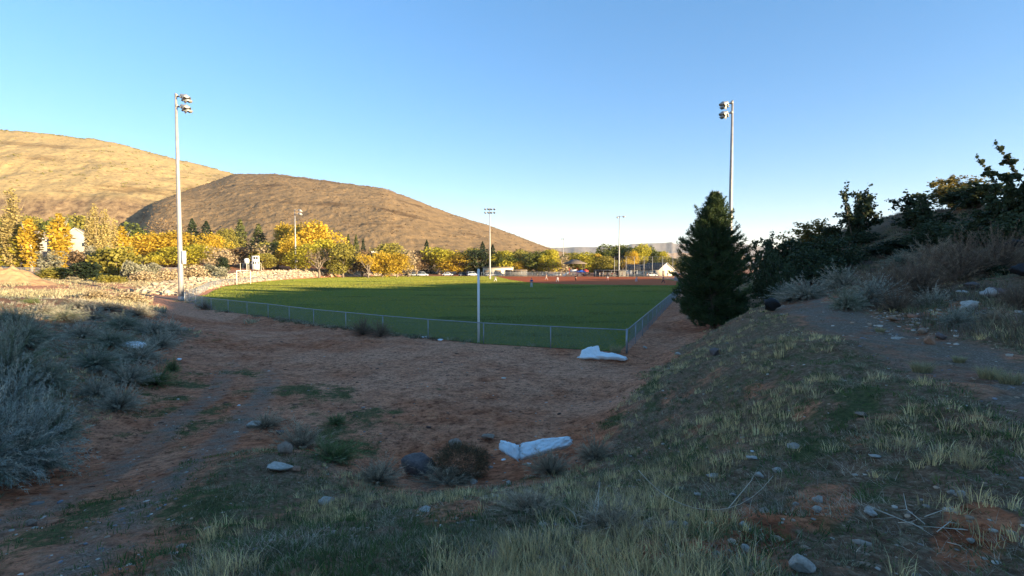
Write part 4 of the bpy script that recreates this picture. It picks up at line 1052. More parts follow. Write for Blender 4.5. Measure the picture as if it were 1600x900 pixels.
# ------------------------------------------------------------------ brush on the left bank
GL = 'grey rabbitbrush on the left bank'
LEFTV = [  # kind, px, foot py, width px, height px, label
 ('feather', 35, 745, 170, 165, 'largest grey blue rabbitbrush at the lower left, hanging over the track'),
 ('feather', -40, 760, 200, 190, 'grey blue rabbitbrush cut by the left edge of the photo, lowest one'),
 ('feather2', 88, 690, 84, 90, 'rabbitbrush behind the largest one, above the red cut bank'),
 ('feather', 10, 660, 140, 120, 'broad rabbitbrush above the largest one at the left edge'),
 ('feather2', 72, 610, 90, 70, 'greenish rabbitbrush in the middle of the left bank, near the red gully'),
 ('feather2', 15, 600, 130, 110, 'greenish rabbitbrush at the left edge, middle of the bank'),
 ('feather2', 30, 545, 110, 70, 'olive rabbitbrush at the left edge, upper part of the bank'),
 ('feather3', 185, 640, 80, 52, 'isolated violet grey brush at the foot of the bank, lowest beside the track'),
 ('feather3', 150, 618, 60, 40, 'small violet grey brush on the lip of the red gully'),
 ('feather3', 200, 600, 90, 46, 'low blue grey brush just above the isolated foot brush'),
 ('greensage', 245, 602, 70, 34, 'green sage with leafy shoots at the foot of the bank'),
 ('greensage', 270, 580, 26, 28, 'small dark green shrub at the right tip of the left bank brush'),
 ('feather2', 150, 575, 90, 44, 'blue grey brush above the red gully'),
 ('feather3', 215, 565, 90, 40, 'grey brush in the middle of the bank left of the white litter'),
 ('feather3', 250, 545, 70, 36, 'pale grey brush right beside the white litter'),
 ('feather2', 170, 540, 80, 34, 'grey brush left of the white litter'),
 ('feather3', 130, 528, 70, 32, 'grey brush half way up the left bank'),
 ('feather3', 235, 522, 70, 30, 'pale brush above the white litter'),
 ('feather2', 190, 512, 70, 28, 'grey brush on the upper bank, right part'),
 ('feather3', 145, 500, 70, 26, 'grey brush on the upper bank, centre part'),
 ('feather3', 215, 494, 60, 24, 'pale brush near the shaded dirt road'),
 ('feather2', 100, 500, 60, 26, 'olive grey brush on the upper bank, left part'),
 ('feather3', 170, 484, 60, 20, 'small brush at the upper edge of the bank under the sunlit strip'),
 ('feather3', 120, 482, 50, 18, 'small brush at the top edge of the bank, left of the sunlit tuft'),
 ('feather3', 70, 490, 60, 22, 'small grey brush on the upper left bank near the dirt mound'),
 ('feather2', 20, 505, 80, 34, 'grey brush below the orange dirt mound'),
 ('greensage', 50, 474, 30, 12, 'little green sage under the orange dirt mound'),
 ('feather3', 265, 520, 50, 26, 'last grey brush before the dirt road'),
 ('tanbush', 200, 470, 50, 16, 'sunlit dry brush on the top of the left bank'),
 ('tanbush', 150, 466, 46, 14, 'sunlit straw coloured brush left of the dirt road bend'),
 # foreground clumps
 ('greytwig', 470, 700, 90, 50, 'violet grey brush right of the tan rock with a flat top'),
 ('greytwig', 415, 668, 60, 30, 'violet grey brush above the tan rock with a flat top'),
 ('greensage', 520, 720, 90, 46, 'green sage left of the purple boulder'),
 ('greytwig', 590, 752, 90, 44, 'grey twig clump in front of the purple boulder'),
 ('greytwig', 700, 756, 110, 34, 'grey twig clump in front of the brown tumbleweed'),
 ('greensage', 525, 662, 34, 22, 'small blue green tuft alone on the dirt left of the tumbleweed'),
 ('greytwig', 860, 742, 80, 50, 'bare grey twigs at the foot of the near white foam'),
 ('greytwig', 930, 720, 70, 46, 'bare grey twigs right of the near white foam'),
 ('greytwig', 960, 830, 150, 60, 'grey lavender brush low in the middle foreground'),
 ('greytwig', 830, 800, 130, 46, 'grey brush below the near white foam'),
 ('greensage', 1105, 840, 70, 36, 'dark green tuft right of the bare twig arch'),
]
for kind, px, fpy, wpx, hpx, label in LEFTV:
    x, y, z = ground_at(px, fpy); dd = y
    plant(kind, (x, y, z - .04), hpx / F * dd * .92, wpx / F * dd * (.78 if px < 300 else .9), label, 'bush', GL if px < 300 else 'low brush in the foreground')
# ------------------------------------------------------------------ grass, weeds and gravel (uncountable cover)
def scatter(n, seed, rmin=2.0, rmax=34, amin=-58, amax=58, power=1.0):
    rng = np.random.default_rng(seed)
    # areal density falls off with distance
    u = rng.uniform(0, 1, n); r = rmin * (rmax / rmin) ** (u ** power); a = np.radians(rng.uniform(amin, amax, n))
    x = r * np.sin(a); y = r * np.cos(a)
    return x, y, r, rng

CK = 1.42
def cover(name, n, seed, colors, hgt, keep, N=16, spread=.10, width=.003, bend=.6, label=None, cat='grass', rmax=34, power=1.0, lay=(0, 0), amin=-58, amax=58):
    x, y, r, rng = scatter(n, seed, rmax=rmax, power=power, amin=amin, amax=amax)
    z = H(x, y); g, gr, pale = masks(x, y, z)
    k = keep(x, y, z, g, gr, rng); x, y, z, r = x[k], y[k], z[k], r[k]
    P = np.stack([x, y, z], 1); m = len(P)
    s = rng.uniform(.55, 1.35, m)
    ci = CK * np.array([1.08, 1.0, .88]) * np.array(colors)[rng.integers(0, len(colors), m)] * rng.uniform(.8, 1.2, (m, 1))
    V, q, t, c = grass_arrays(P, N, rng, hgt * s * (.8 + .5 * vnoise(x * .7, y * .7, seed)), ci, width * (1 + r * .09), spread * s, bend, lay)
    o = mk(name, V, [q, t], M['straw'], tint=c)
    return tag(o, label, cat, kind='stuff')

sdF = lambda x, y: poly_sd(x, y, FP)
tr = lambda x, y: line_d(x, y, TRAIL)
tk = lambda x, y: line_d(x, y, TRACK)
r_ok = lambda x, y: np.hypot(x, y) > 7
def patch(x, y, s, f=.6): return fbm(x * f, y * f, s, 3)
# dry straw tufts on the mound and the bank
cover('dry_grass', 15000, 301, [(.46, .37, .20), (.54, .45, .26), (.32, .27, .16), (.24, .20, .12)], .15,
      lambda x, y, z, g, gr, r: (z > .25) & (tr(x, y) > 1.2) & (tk(x, y) > 1.7) & (sdF(x, y) > .5) & (patch(x, y, 61, .9) + .5 * patch(x, y, 62, 2.6) + r.uniform(-.22, .22, len(x)) > .06),
      N=18, spread=.055, width=.0017, bend=.65, label='dry straw coloured grass on the mound and the bank in the foreground')
cover('grey_weed_cover', 22000, 302, [(.20, .20, .135), (.12, .13, .08), (.25, .23, .17), (.075, .075, .05)], .075,
      lambda x, y, z, g, gr, r: (z > .18) & (tr(x, y) > 1.0) & (tk(x, y) > 1.3) & (sdF(x, y) > .5) & (patch(x, y, 71, .8) + .5 * patch(x, y, 72, 2.4) + r.uniform(-.2, .2, len(x)) > -.05),
      N=24, spread=.075, width=.0022, bend=1.1, label='low grey green weeds covering the mound and the bank', cat='weeds', power=.85)
cover('green_grass', 11500, 303, [(.05, .085, .03), (.07, .11, .035), (.045, .07, .03), (.09, .12, .05)], .08,
      lambda x, y, z, g, gr, r: (sdF(x, y) > .6) & (((z > .2) & (tr(x, y) > .9) & (tk(x, y) > .5) & (patch(x, y, 81) + r.uniform(-.3, .3, len(x)) > .02)) | ((g > .5) & (r.uniform(0, 1, len(x)) < .7))),
      N=20, spread=.10, width=.0026, bend=1.0, label='short dark green grass in the hollows and beside the trail')
cover('dry_twig_tangle', 9500, 308, [(.34, .30, .25), (.42, .37, .30), (.26, .22, .18), (.22, .19, .17)], .11,
      lambda x, y, z, g, gr, r: (z > .3) & (tr(x, y) > 1.1) & (tk(x, y) > 1.6) & (sdF(x, y) > .5) & (patch(x, y, 98, 1.0) + .6 * patch(x, y, 99, 3.0) + r.uniform(-.2, .2, len(x)) > .02),
      N=16, spread=.12, width=.0011, bend=2.0, label='tangle of thin dead stems lying over the weeds on the mound', cat='dead stems')
cover('green_patch_weeds', 16000, 307, [(.04, .065, .02), (.06, .085, .025), (.08, .09, .035), (.035, .05, .018)], .06,
      lambda x, y, z, g, gr, r: (sdF(x, y) > .6) & (z < .6) & (g + r.uniform(-.3, .3, len(x)) > .45) & (r_ok(x, y)),
      N=20, spread=.13, width=.0024, bend=1.2, label='dark green weeds in patches on the red dirt', cat='weeds', rmax=24, power=.45, amin=-42, amax=24)
cover('track_stubble', 12000, 304, [(.095, .11, .05), (.16, .14, .09), (.07, .08, .045)], .04,
      lambda x, y, z, g, gr, r: (sdF(x, y) > .8) & ((tk(x, y) < 3.5) | (tr(x, y) < 2.2) | (g > .3)) & (patch(x, y, 91, 1.1) + r.uniform(-.3, .3, len(x)) > .0),
      N=12, spread=.12, width=.003, bend=1.2, label='sparse stubble growing on the wheel track and the trail', cat='stubble')
cover('slope_brush', 13000, 305, [(.13, .125, .10), (.09, .10, .06), (.16, .13, .12), (.20, .18, .12), (.10, .075, .06)], .30,
      lambda x, y, z, g, gr, r: (x > 8) & (z > 2.45) & (tr(x, y) > 1.5) & (patch(x, y, 95, .35) + r.uniform(-.3, .3, len(x)) > -.12) & (np.hypot(x, y) > 13),
      N=26, spread=.26, width=.0030, bend=.9, label='low mixed brush covering the right hillside', cat='brush', rmax=62, power=.6, amin=16, amax=52)
cover('left_bank_brush', 4200, 306, [(.17, .18, .17), (.13, .15, .13), (.22, .21, .19), (.10, .11, .07)], .22,
      lambda x, y, z, g, gr, r: (x < -9) & (y > 13) & (z > .3) & (tk(x, y) > 2.0) & (patch(x, y, 96, .5) + r.uniform(-.3, .3, len(x)) > -.15),
      N=26, spread=.20, width=.0024, bend=.9, label='low grey brush filling the gaps on the left bank', cat='brush', rmax=50, power=.7, amin=-58, amax=-22)
# weeds along the foot of the outfield fence
def fence_weeds():
    rng = np.random.default_rng(311); L = np.array([(5.0,23.5),(-1.7,26.1),(-7.8,30.4),(-14.2,35.3),(-18.1,39.0),(-28,47.0),(-36.4,57.2)])
    n = 620; seg = rng.uniform(0, len(L) - 1.001, n); i = seg.astype(int); f = (seg - i)[:, None]
    P = L[i] * (1 - f) + L[i + 1] * f + rng.normal(size=(n, 2)) * [.22, .28]
    keep = fbm(P[:, 0] * .5, P[:, 1] * .5, 5, 3) > -.12; P = P[keep]; n = len(P)
    z = np.maximum(H(P[:, 0], P[:, 1]), 0)
    cols = np.array([(.34, .30, .19), (.42, .38, .26), (.16, .15, .09), (.10, .12, .05), (.13, .09, .06)])[rng.integers(0, 5, n)]
    V, q, t, c = grass_arrays(np.column_stack([P, z]), 22, rng, .26 * rng.uniform(.4, 1.3, n), cols, .010, .16, .9)
    tag(mk('fence_weeds', V, [q, t], M['straw'], tint=c), 'dry weeds caught along the foot of the outfield fence', 'weeds', kind='stuff')
fence_weeds()
# sunlit dry grass left of the road and in front of the rock bank
def far_grass():
    rng = np.random.default_rng(312); n = 5200
    y = rng.uniform(38, 130, n); x = -rng.uniform(.42, 1.05, n) * y
    z = H(x, y); k = (poly_sd(x, y, FP) > 1.5) & (np.abs(tk(x, y)) > 2.2) & (fbm(x * .12, y * .12, 8, 3) > -.25); x, y, z = x[k], y[k], z[k]; n = len(x)
    cols = np.array([(.46, .38, .22), (.38, .32, .18), (.30, .27, .17), (.50, .42, .26)])[rng.integers(0, 4, n)]
    V, q, t, c = grass_arrays(np.column_stack([x, y, z]), 16, rng, .45 * rng.uniform(.5, 1.4, n), cols, .03, .45, 1.0)
    tag(mk('sunlit_dry_grass', V, [q, t], M['straw'], tint=c), 'sunlit dry grass and low brush beyond the left bank', 'grass', kind='stuff')
far_grass()
# hill scrub: dark dots on the tan hill and along its skyline
def hill_scrub():
    rng = np.random.default_rng(313); X, D, Z = back_g; nr, nc = X.shape
    PV = []; N = 1700
    i = (nr - 14) * rng.uniform(0, 1, N); crest = rng.random(N) < .30; i[crest] = (nr - 15) - rng.uniform(0, 3, crest.sum())
    j = rng.uniform(0, nc - 2, N); i = i.astype(int).clip(0, nr - 1); j = j.astype(int)
    ok = crest | (fbm(X[i, j] * .012, D[i, j] * .012, 3, 3) > .02); i, j = i[ok], j[ok]
    P = np.stack([X[i, j], D[i, j], Z[i, j]], 1)
    s = rng.uniform(.9, 2.6, len(P)); K = 14
    off = rng.normal(size=(len(P), K, 3)) * (s[:, None, None] * np.array([.8, .8, .4])) * .6; off[..., 2] = np.abs(off[..., 2])
    Q = (P[:, None] + off).reshape(-1, 3)
    V, F_ = rand_rot_quads(Q, 1.1, rng, 1.6)
    tag(mk('hillside_scrub', V, [F_], LM['olive'], tint=np.repeat(rng.uniform(0, .5, len(Q)), 4)), 'dark scrub dotted over the tan hillside and along its skyline', 'scrub', kind='stuff')
    X, D, Z = front_g; nr, nc = X.shape; N = 1500
    i = (nr - 15) * rng.uniform(.05, 1, N) ; j = rng.uniform(0, nc - 2, N); cr = rng.random(N) < .2; i[cr] = nr - 15
    i = i.astype(int); j = j.astype(int)
    P = np.stack([X[i, j], D[i, j], Z[i, j]], 1); s = rng.uniform(.5, 1.4, len(P)); K = 10
    off = rng.normal(size=(len(P), K, 3)) * (s[:, None, None] * np.array([.8, .8, .35])) * .6; off[..., 2] = np.abs(off[..., 2])
    Q = (P[:, None] + off).reshape(-1, 3); V, F_ = rand_rot_quads(Q, .8, rng, 1.6)
    tag(mk('basalt_hill_scrub', V, [F_], LM['brown'], tint=np.repeat(rng.uniform(0, .6, len(Q)), 4)), 'small brown scrub all over the brown basalt hill', 'scrub', kind='stuff')
hill_scrub()

# ------------------------------------------------------------------ stones
def ico_rock(seed, sub=2, flat=.7, rough=.22, cuts=5):
    import bmesh
    bm = bmesh.new(); bmesh.ops.create_icosphere(bm, subdivisions=sub, radius=1)
    V = np.array([v.co[:] for v in bm.verts]); Fc = np.array([[v.index for v in f.verts] for f in bm.faces]); bm.free()
    rng = np.random.default_rng(seed)
    for _ in range(cuts):   # plane cuts give flat facets
        n = rng.normal(size=3); n /= np.linalg.norm(n); c = rng.uniform(.45, .80); d = V @ n; V = V - np.maximum(d - c, 0)[:, None] * n
    nn = fbm(V[:, 0] * 1.8 + V[:, 2] * 1.1 + seed, V[:, 1] * 1.8 - V[:, 2] * .7, seed, 4)
    n3_ = fbm(V[:, 0] * 4.5 + V[:, 2] * 3 + seed, V[:, 1] * 4.5 - V[:, 2] * 2, seed + 5, 3)
    V = V * (1 + rough * nn + .09 * n3_)[:, None]; V[:, 2] *= flat
    return V, Fc

def pebbles(name, n, seed, size, keep, cols, label, rmax=26, power=1.0, asp=(1, 1, .5), matn=None):
    x, y, r, rng = scatter(n, seed, rmax=rmax, power=power)
    z = H(x, y); g, gr, pale = masks(x, y, z); k = keep(x, y, z, g, gr, rng); x, y, z, r = x[k], y[k], z[k], r[k]; n = len(x)
    B, Fb = ico_rock(seed, 1, .6, .15, 3)
    s = size * rng.lognormal(0, .45, n) * (1 + r * .03); a = rng.uniform(0, 6.28, n)
    Bx = B[None, :, 0] * rng.uniform(.7, 1.5, (n, 1)); By = B[None, :, 1] * rng.uniform(.6, 1.1, (n, 1)); Bz = B[None, :, 2] * rng.uniform(.5, 1, (n, 1))
    X = x[:, None] + s[:, None] * (Bx * np.cos(a)[:, None] - By * np.sin(a)[:, None]); Y = y[:, None] + s[:, None] * (Bx * np.sin(a)[:, None] + By * np.cos(a)[:, None])
    Z = z[:, None] + s[:, None] * Bz * .8
    V = np.stack([X, Y, Z], -1).reshape(-1, 3); Fa = (np.arange(n)[:, None, None] * len(B) + Fb[None]).reshape(-1, 3)
    c = np.array(cols)[rng.integers(0, len(cols), n)] * rng.uniform(.75, 1.25, (n, 1))
    return tag(mk(name, V, [Fa], M['stonecol'], tint=np.repeat(c, len(B), 0)), label, 'gravel', kind='stuff')
M['stonecol'] = mat_vcol('loose stones', .9, 0)
STC = [(.38, .32, .26), (.50, .44, .37), (.32, .22, .15), (.24, .21, .185), (.42, .29, .20)]
pebbles('track_gravel', 5200, 401, .013, lambda x, y, z, g, gr, r: (gr > .25) & (sdF(x, y) > 1), STC + [(.2, .2, .22)] * 3, 'grey gravel in the wheel ruts and on the trail')
pebbles('scattered_stones', 3600, 402, .017, lambda x, y, z, g, gr, r: (sdF(x, y) > 1) & ((patch(x, y, 62, .9) > .02) | ((x > 8) & (tr(x, y) > 1.2))), STC, 'small pale stones scattered over the soil', rmax=24)
pebbles('dirt_clods', 5200, 403, .02, lambda x, y, z, g, gr, r: (sdF(x, y) > .8) & (z < .35) & (patch(x, y, 65, 1.5) > -.05), [(.20, .10, .065), (.12, .06, .04), (.27, .15, .10), (.09, .05, .04)], 'crumbled clods of red dirt on the flat ground', rmax=30, power=.6)

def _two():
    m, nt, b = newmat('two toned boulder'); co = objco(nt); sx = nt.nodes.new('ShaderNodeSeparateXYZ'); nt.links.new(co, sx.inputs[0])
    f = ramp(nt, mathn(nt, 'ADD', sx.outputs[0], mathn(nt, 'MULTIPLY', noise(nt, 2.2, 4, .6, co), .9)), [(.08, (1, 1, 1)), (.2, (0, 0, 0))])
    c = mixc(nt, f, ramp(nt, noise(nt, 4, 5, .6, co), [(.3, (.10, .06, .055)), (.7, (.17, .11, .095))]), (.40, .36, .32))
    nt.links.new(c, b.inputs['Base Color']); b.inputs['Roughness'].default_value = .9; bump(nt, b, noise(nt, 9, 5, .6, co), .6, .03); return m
M['rock_two'] = _two()
RP = {}
def rock(px, py, wpx, hpx, mat, label, seed=1, group=None, rot=None, name='rock', sink=.25, tilt=(0, 0), d=None):
    x, y, z = ground_at(px, py) if d is None else (*PXY(px, py, d)[:2], 0)
    if d is not None: z = Hs(x, y)
    key = (seed, mat)
    if key not in RP:
        V, Fc = ico_rock(seed, 3, 1.0, .38, 9); RP[key] = mk(name, V, [Fc], M[mat], mesh_only=True, smooth=False)
    o = bpy.data.objects.new(name, RP[key]); link(o)
    w = wpx / F * y / 2; h = hpx / F * y / 2 * (1 + sink) * .85
    o.scale = (w, w * .8, h); o.location = (x, y, z + h * (1 - sink)); o.rotation_euler = (tilt[0], tilt[1], rot or 0)
    return tag(o, label, 'rock', group)

GW = 'pale rocks lying in the foreground grass'
rock(655, 745, 58, 50, 'rock_basalt', 'large purple brown boulder beside the brown tumbleweed', 3, None, .4, 'boulder', .2, (0, -.35))
rock(708, 700, 26, 16, 'rock_tan', 'small tan rock just behind the tumbleweed', 4)
rock(762, 688, 26, 10, 'rock_tan', 'flat tan rock between the tumbleweed and the near foam', 5)
rock(397, 668, 26, 13, 'rock_pale', 'pale rock with a flat top beside the wheel track', 6)
rock(444, 712, 26, 24, 'rock_tan', 'tan rock with a rounded top, right of the wheel track', 7)
rock(434, 734, 44, 12, 'rock_pale', 'flattest and whitest rock, below the tan rounded rock', 8)
rock(463, 737, 14, 10, 'rock_red', 'small orange brown rock touching the flat white one', 9)
rock(438, 680, 16, 8, 'rock_basalt', 'small grey rock above the tan rounded rock', 10)
rock(508, 788, 28, 16, 'rock_pale', 'grey rock in the dry grass at the lower left of the mound', 11, GW)
rock(52, 822, 22, 12, 'rock_tan', 'single tan rock on the track at the lower left', 12)
rock(1252, 893, 44, 34, 'rock_pale', 'biggest pale rock, cut by the bottom edge of the photo', 13, GW)
rock(773, 884, 26, 26, 'rock_tan', 'upright tan rock near the bottom edge, below the tumbleweed', 14, GW)
rock(1240, 700, 22, 10, 'rock_pale', 'bright pale rock on the bank crest, upper one', 15, GW)
rock(1213, 738, 18, 9, 'rock_pale', 'pale rock below and left of the bright crest rock', 16, GW)
rock(1187, 748, 18, 10, 'rock_pale', 'pale rock left of its pair under the crest rock', 17, GW)
rock(1173, 718, 22, 6, 'rock_pale', 'flat grey rock among the weeds of the bank crest', 5, GW)
rock(1115, 746, 22, 8, 'rock_pale', 'flat pale rock on the bank, right of the dry grass', 6, GW)
rock(1089, 775, 14, 6, 'rock_pale', 'small flat rock left of the cluster of loose stones', 8, GW)
rock(1278, 784, 18, 12, 'rock_pale', 'oval white rock, upper of two in the red patch', 11, GW)
rock(1277, 801, 20, 11, 'rock_pale', 'oval white rock, lower of two in the red patch', 12, GW)
rock(1244, 791, 12, 8, 'rock_pale', 'small bluish rock left of the two oval white rocks', 13, GW)
rock(1360, 808, 22, 16, 'rock_pale', 'angular pale rock right of the two oval white rocks', 14, GW)
rock(1194, 801, 16, 10, 'rock_pale', 'flat pale rock in the middle of the stony patch', 15, GW)
rock(1166, 786, 16, 10, 'rock_tan', 'tan rock at the left of the stony patch', 16, GW)
rock(1162, 824, 20, 8, 'rock_pale', 'flat rock below the stony patch', 17, GW)
rock(1077, 814, 18, 12, 'rock_basalt', 'smooth dark grey rock inside the curved twig', 7, GW)
rock(1070, 826, 12, 12, 'rock_pale', 'narrow pale rock just below the smooth dark rock', 4, GW)
rock(1166, 862, 18, 14, 'rock_pale', 'grey rock half buried above the biggest pale rock', 3, GW)
rock(1365, 716, 20, 6, 'rock_pale', 'long thin pale rock lying alone at the trail edge', 8, GW)
rock(1345, 652, 20, 8, 'rock_tan', 'slanting pale rock by the short trail weeds', 9, GW)
rock(1502, 778, 14, 12, 'rock_pale', 'round pale rock on the grassy trail side at the right', 10, GW)
rock(1486, 773, 12, 8, 'rock_pale', 'smaller rock left of the round one at the right', 11, GW)
rock(1517, 848, 16, 8, 'rock_pale', 'pale rock on the red soil at the lower right', 12, GW)
rock(1145, 776, 12, 6, 'rock_pale', 'small pale rock on the left of the tan one', 13, GW)
rock(665, 800, 22, 8, 'rock_pale', 'flat pale rock in the straw grass below the tumbleweed', 14, GW)
rock(740, 756, 14, 9, 'rock_pale', 'small white rock in the grey twigs in front of the tumbleweed', 15, GW)
rock(794, 758, 10, 9, 'rock_pale', 'small white rock right of the one in the grey twigs', 16, GW)
rock(1060, 556, 12, 6, 'rock_pale', 'pale rock on the dirt lane next to the right fence', 17, GW)
rock(1008, 545, 8, 5, 'rock_pale', 'small pale rock at the foot of the fence corner', 3, GW)
rock(1116, 556, 22, 14, 'rock_basalt', 'bluish rock on the bank slope left below the pine', 4, GW)
# rocks on the right slope
GQ = 'rocks on the right slope'
rock(1203, 489, 34, 24, 'rock_black', 'round black boulder standing beside the trail', 5, None, .3, 'boulder', .1)
rock(1552, 466, 34, 22, 'rock_two', 'round boulder with a pale left side and dark right side', 6, GQ, 0, 'boulder')
rock(1600, 436, 40, 26, 'rock_black', 'black boulder cut by the right edge of the photo', 7, GQ, 0, 'boulder')
rock(1516, 452, 26, 12, 'rock_basalt', 'grey rock just left of the two toned boulder', 8, GQ)
rock(1504, 461, 22, 8, 'rock_pale', 'flat pale rock left of the grey rock on the slope', 9, GQ)
rock(1514, 486, 30, 16, 'rock_pale', 'slanting grey rock above the grey sage clump', 10, GQ, .5, 'rock', .2, (0, -.4))
rock(1534, 494, 22, 8, 'rock_black', 'flat black rock right of the slanting grey one', 11, GQ)
rock(1442, 522, 20, 10, 'rock_tan', 'tan rock at the trail edge left of the sage', 12, GQ)
rock(1452, 538, 18, 16, 'rock_red', 'reddish split rock at the trail edge', 13, GQ)
rock(1470, 532, 18, 14, 'rock_basalt', 'dark rock right beside the reddish split rock', 14, GQ)
rock(1400, 530, 16, 5, 'rock_pale', 'small white flat rock on the trail edge', 15, GQ)
rock(1530, 508, 12, 10, 'rock_tan', 'square tan rock under the flat black rock', 16, GQ)
rock(1590, 390, 50, 16, 'rock_black', 'long dark rock high on the slope near the right edge', 17, GQ, 0, 'boulder')
rock(1395, 502, 16, 9, 'rock_tan', 'tan rock in the stony strip below the brown brush', 3, GQ)
rock(1412, 484, 14, 8, 'rock_pale', 'pale rock at the top of the stony strip', 4, GQ)

def stony_strip():
    rng = np.random.default_rng(410); n = 520
    P = []
    for _ in range(n):
        t = rng.random(); px = 1355 + t * 245 + rng.normal() * 14; py = 500 - t * 12 + rng.normal() * 14 + (t > .7) * rng.normal() * 14
        P.append(ground_at(px, py))
    P = np.array(P); B, Fb = ico_rock(77, 1, .7, .2, 4); n = len(P); s = .032 * rng.lognormal(0, .5, n)
    V = (P[:, None] + B[None] * s[:, None, None] * rng.uniform(.7, 1.3, (n, 1, 3))).reshape(-1, 3); Fa = (np.arange(n)[:, None, None] * len(B) + Fb[None]).reshape(-1, 3)
    c = np.array(STC + [(.33, .17, .11)])[rng.integers(0, 6, n)]
    tag(mk('stony_rubble', V, [Fa], M['stonecol'], tint=np.repeat(c, len(B), 0)), 'strip of small stones washed down the right slope above the trail', 'rubble', kind='stuff')
stony_strip()

def riprap():
    rng = np.random.default_rng(420)
    L = [(-42.4,68,.5),(-50,84,.8),(-58.2,102.5,1.4),(-65.4,132,2),(-68.6,160,2.6),(-66.6,182.5,2.8),(-56,207.5,2.8),(-47,208.2,2.4)]
    L = np.array(L); n = 9500; seg = rng.uniform(0, 1, n) ** .8 * (len(L) - 1.001); i = seg.astype(int); f = (seg - i)[:, None]
    C0 = L[i] * (1 - f) + L[i + 1] * f; T = L[i + 1] - L[i]; N = np.stack([-T[:, 1], T[:, 0]], 1); N /= np.linalg.norm(N, axis=1)[:, None]
    N = np.where((N[:, :1] * -1 + N[:, 1:] * .3) > 0, N, -N)
    u = rng.uniform(0, 1, n); hh = C0[:, 2] * u; off = .0 + 7 * u
    x = C0[:, 0] + N[:, 0] * off; y = C0[:, 1] + N[:, 1] * off
    z = np.maximum(hh, H(x, y) + .05) + rng.normal(0, .08, n)
    B, Fb = ico_rock(78, 1, .8, .2, 4); s = .26 * rng.lognormal(0, .35, n)
    V = (np.stack([x, y, z], 1)[:, None] + B[None] * s[:, None, None] * rng.uniform(.7, 1.3, (n, 1, 3))).reshape(-1, 3); Fa = (np.arange(n)[:, None, None] * len(B) + Fb[None]).reshape(-1, 3)
    c = np.array([(.42, .34, .23), (.50, .42, .30), (.36, .27, .18), (.24, .18, .13), (.46, .38, .26)])[rng.integers(0, 5, n)]
    tag(mk('rock_bank', V, [Fa], M['stonecol'], tint=np.repeat(c, len(B), 0)), 'long bank of pale rubble between the field and the trees', 'rubble', kind='stuff')
riprap()
# orange dirt mound
def dirt_mound():
    x0, y0, _ = PXY(18, 462, 66); n = 60; g = np.linspace(-1, 1, n); X, Y = np.meshgrid(g, g)
    r = np.hypot(X, Y); w = 4.7; XX = x0 + X * w * 1.15; YY = y0 + Y * w
    hh = 2.3 * (1 - sstep(.12, 1.0, r)) * (1 + .7 * fbm(X * 2, Y * 2, 6, 4)) + .3 * fbm(X * 5, Y * 5, 8, 4) * (1 - r).clip(0)
    Z = H(XX, YY) + hh - .08
    V = np.stack([XX, YY, Z], -1).reshape(-1, 3); i = np.arange(n - 1)[:, None]; j = np.arange(n - 1)[None]
    q = np.stack([i * n + j, i * n + j + 1, (i + 1) * n + j + 1, (i + 1) * n + j], -1).reshape(-1, 4)
    tag(mk('dirt_mound', V, [q], mat_noise('orange earth', (.34, .19, .09), (.50, .31, .16), 1.3, .95, .6, .1), smooth=True), 'sunlit orange mound of earth at the left edge of the photo', 'dirt mound')
dirt_mound()
# ------------------------------------------------------------------ floodlight poles
def floodlight(parent, loc, face, tilt=.55, s=1.0):
    """one lamp: housing with visor, dark lens as its sub-part. face = heading angle of the beam"""
    rings = [(-.34, .07), (-.30, .13), (-.12, .17), (0.0, .27), (.10, .33), (.16, .335)]
    n = 14; V = []; Fs = []
    for (yy, r) in rings:
        for k in range(n):
            a = 2 * math.pi * k / n; V.append((r * math.cos(a), yy, r * math.sin(a)))
    for i in range(len(rings) - 1):
        for k in range(n): Fs.append((i * n + k, (i + 1) * n + k, (i + 1) * n + (k + 1) % n, i * n + (k + 1) % n))
    Fs.append(tuple(range(n)))
    mb = MB(); mb.add(V, Fs)
    # visor: half shell ahead of the rim
    vis = []
    for yy, r in ((.15, .345), (.55, .30)):
        for k in range(9): a = math.pi * k / 8; vis.append((r * math.cos(a), yy - (.18 if k in (0, 8) and yy > .3 else 0), r * math.sin(a)))
    for yy, r in ((.15, .335), (.55, .29)):
        for k in range(9): a = math.pi * k / 8; vis.append((r * math.cos(a), yy - (.18 if k in (0, 8) and yy > .3 else 0), r * math.sin(a)))
    vf = [(k, k + 1, 9 + k + 1, 9 + k) for k in range(8)] + [(18 + k, 27 + k, 27 + k + 1, 18 + k + 1) for k in range(8)] + [(9 + k, 9 + k + 1, 27 + k + 1, 27 + k) for k in range(8)]
    mb.add(vis, vf)
    mb.box((0, -.2, -.2), (.16, .2, .18))
    o = mb.build('floodlight', M['lamp'], parent, smooth=False)
    o.location = loc; o.rotation_euler = (-tilt, 0, face); o.scale = (s, s, s)
    lb = MB(); lb.tube([(0, .05, 0), (0, .12, 0)], [.29, .31], 14); lb.build('lens', M['lens'], o)
    return o

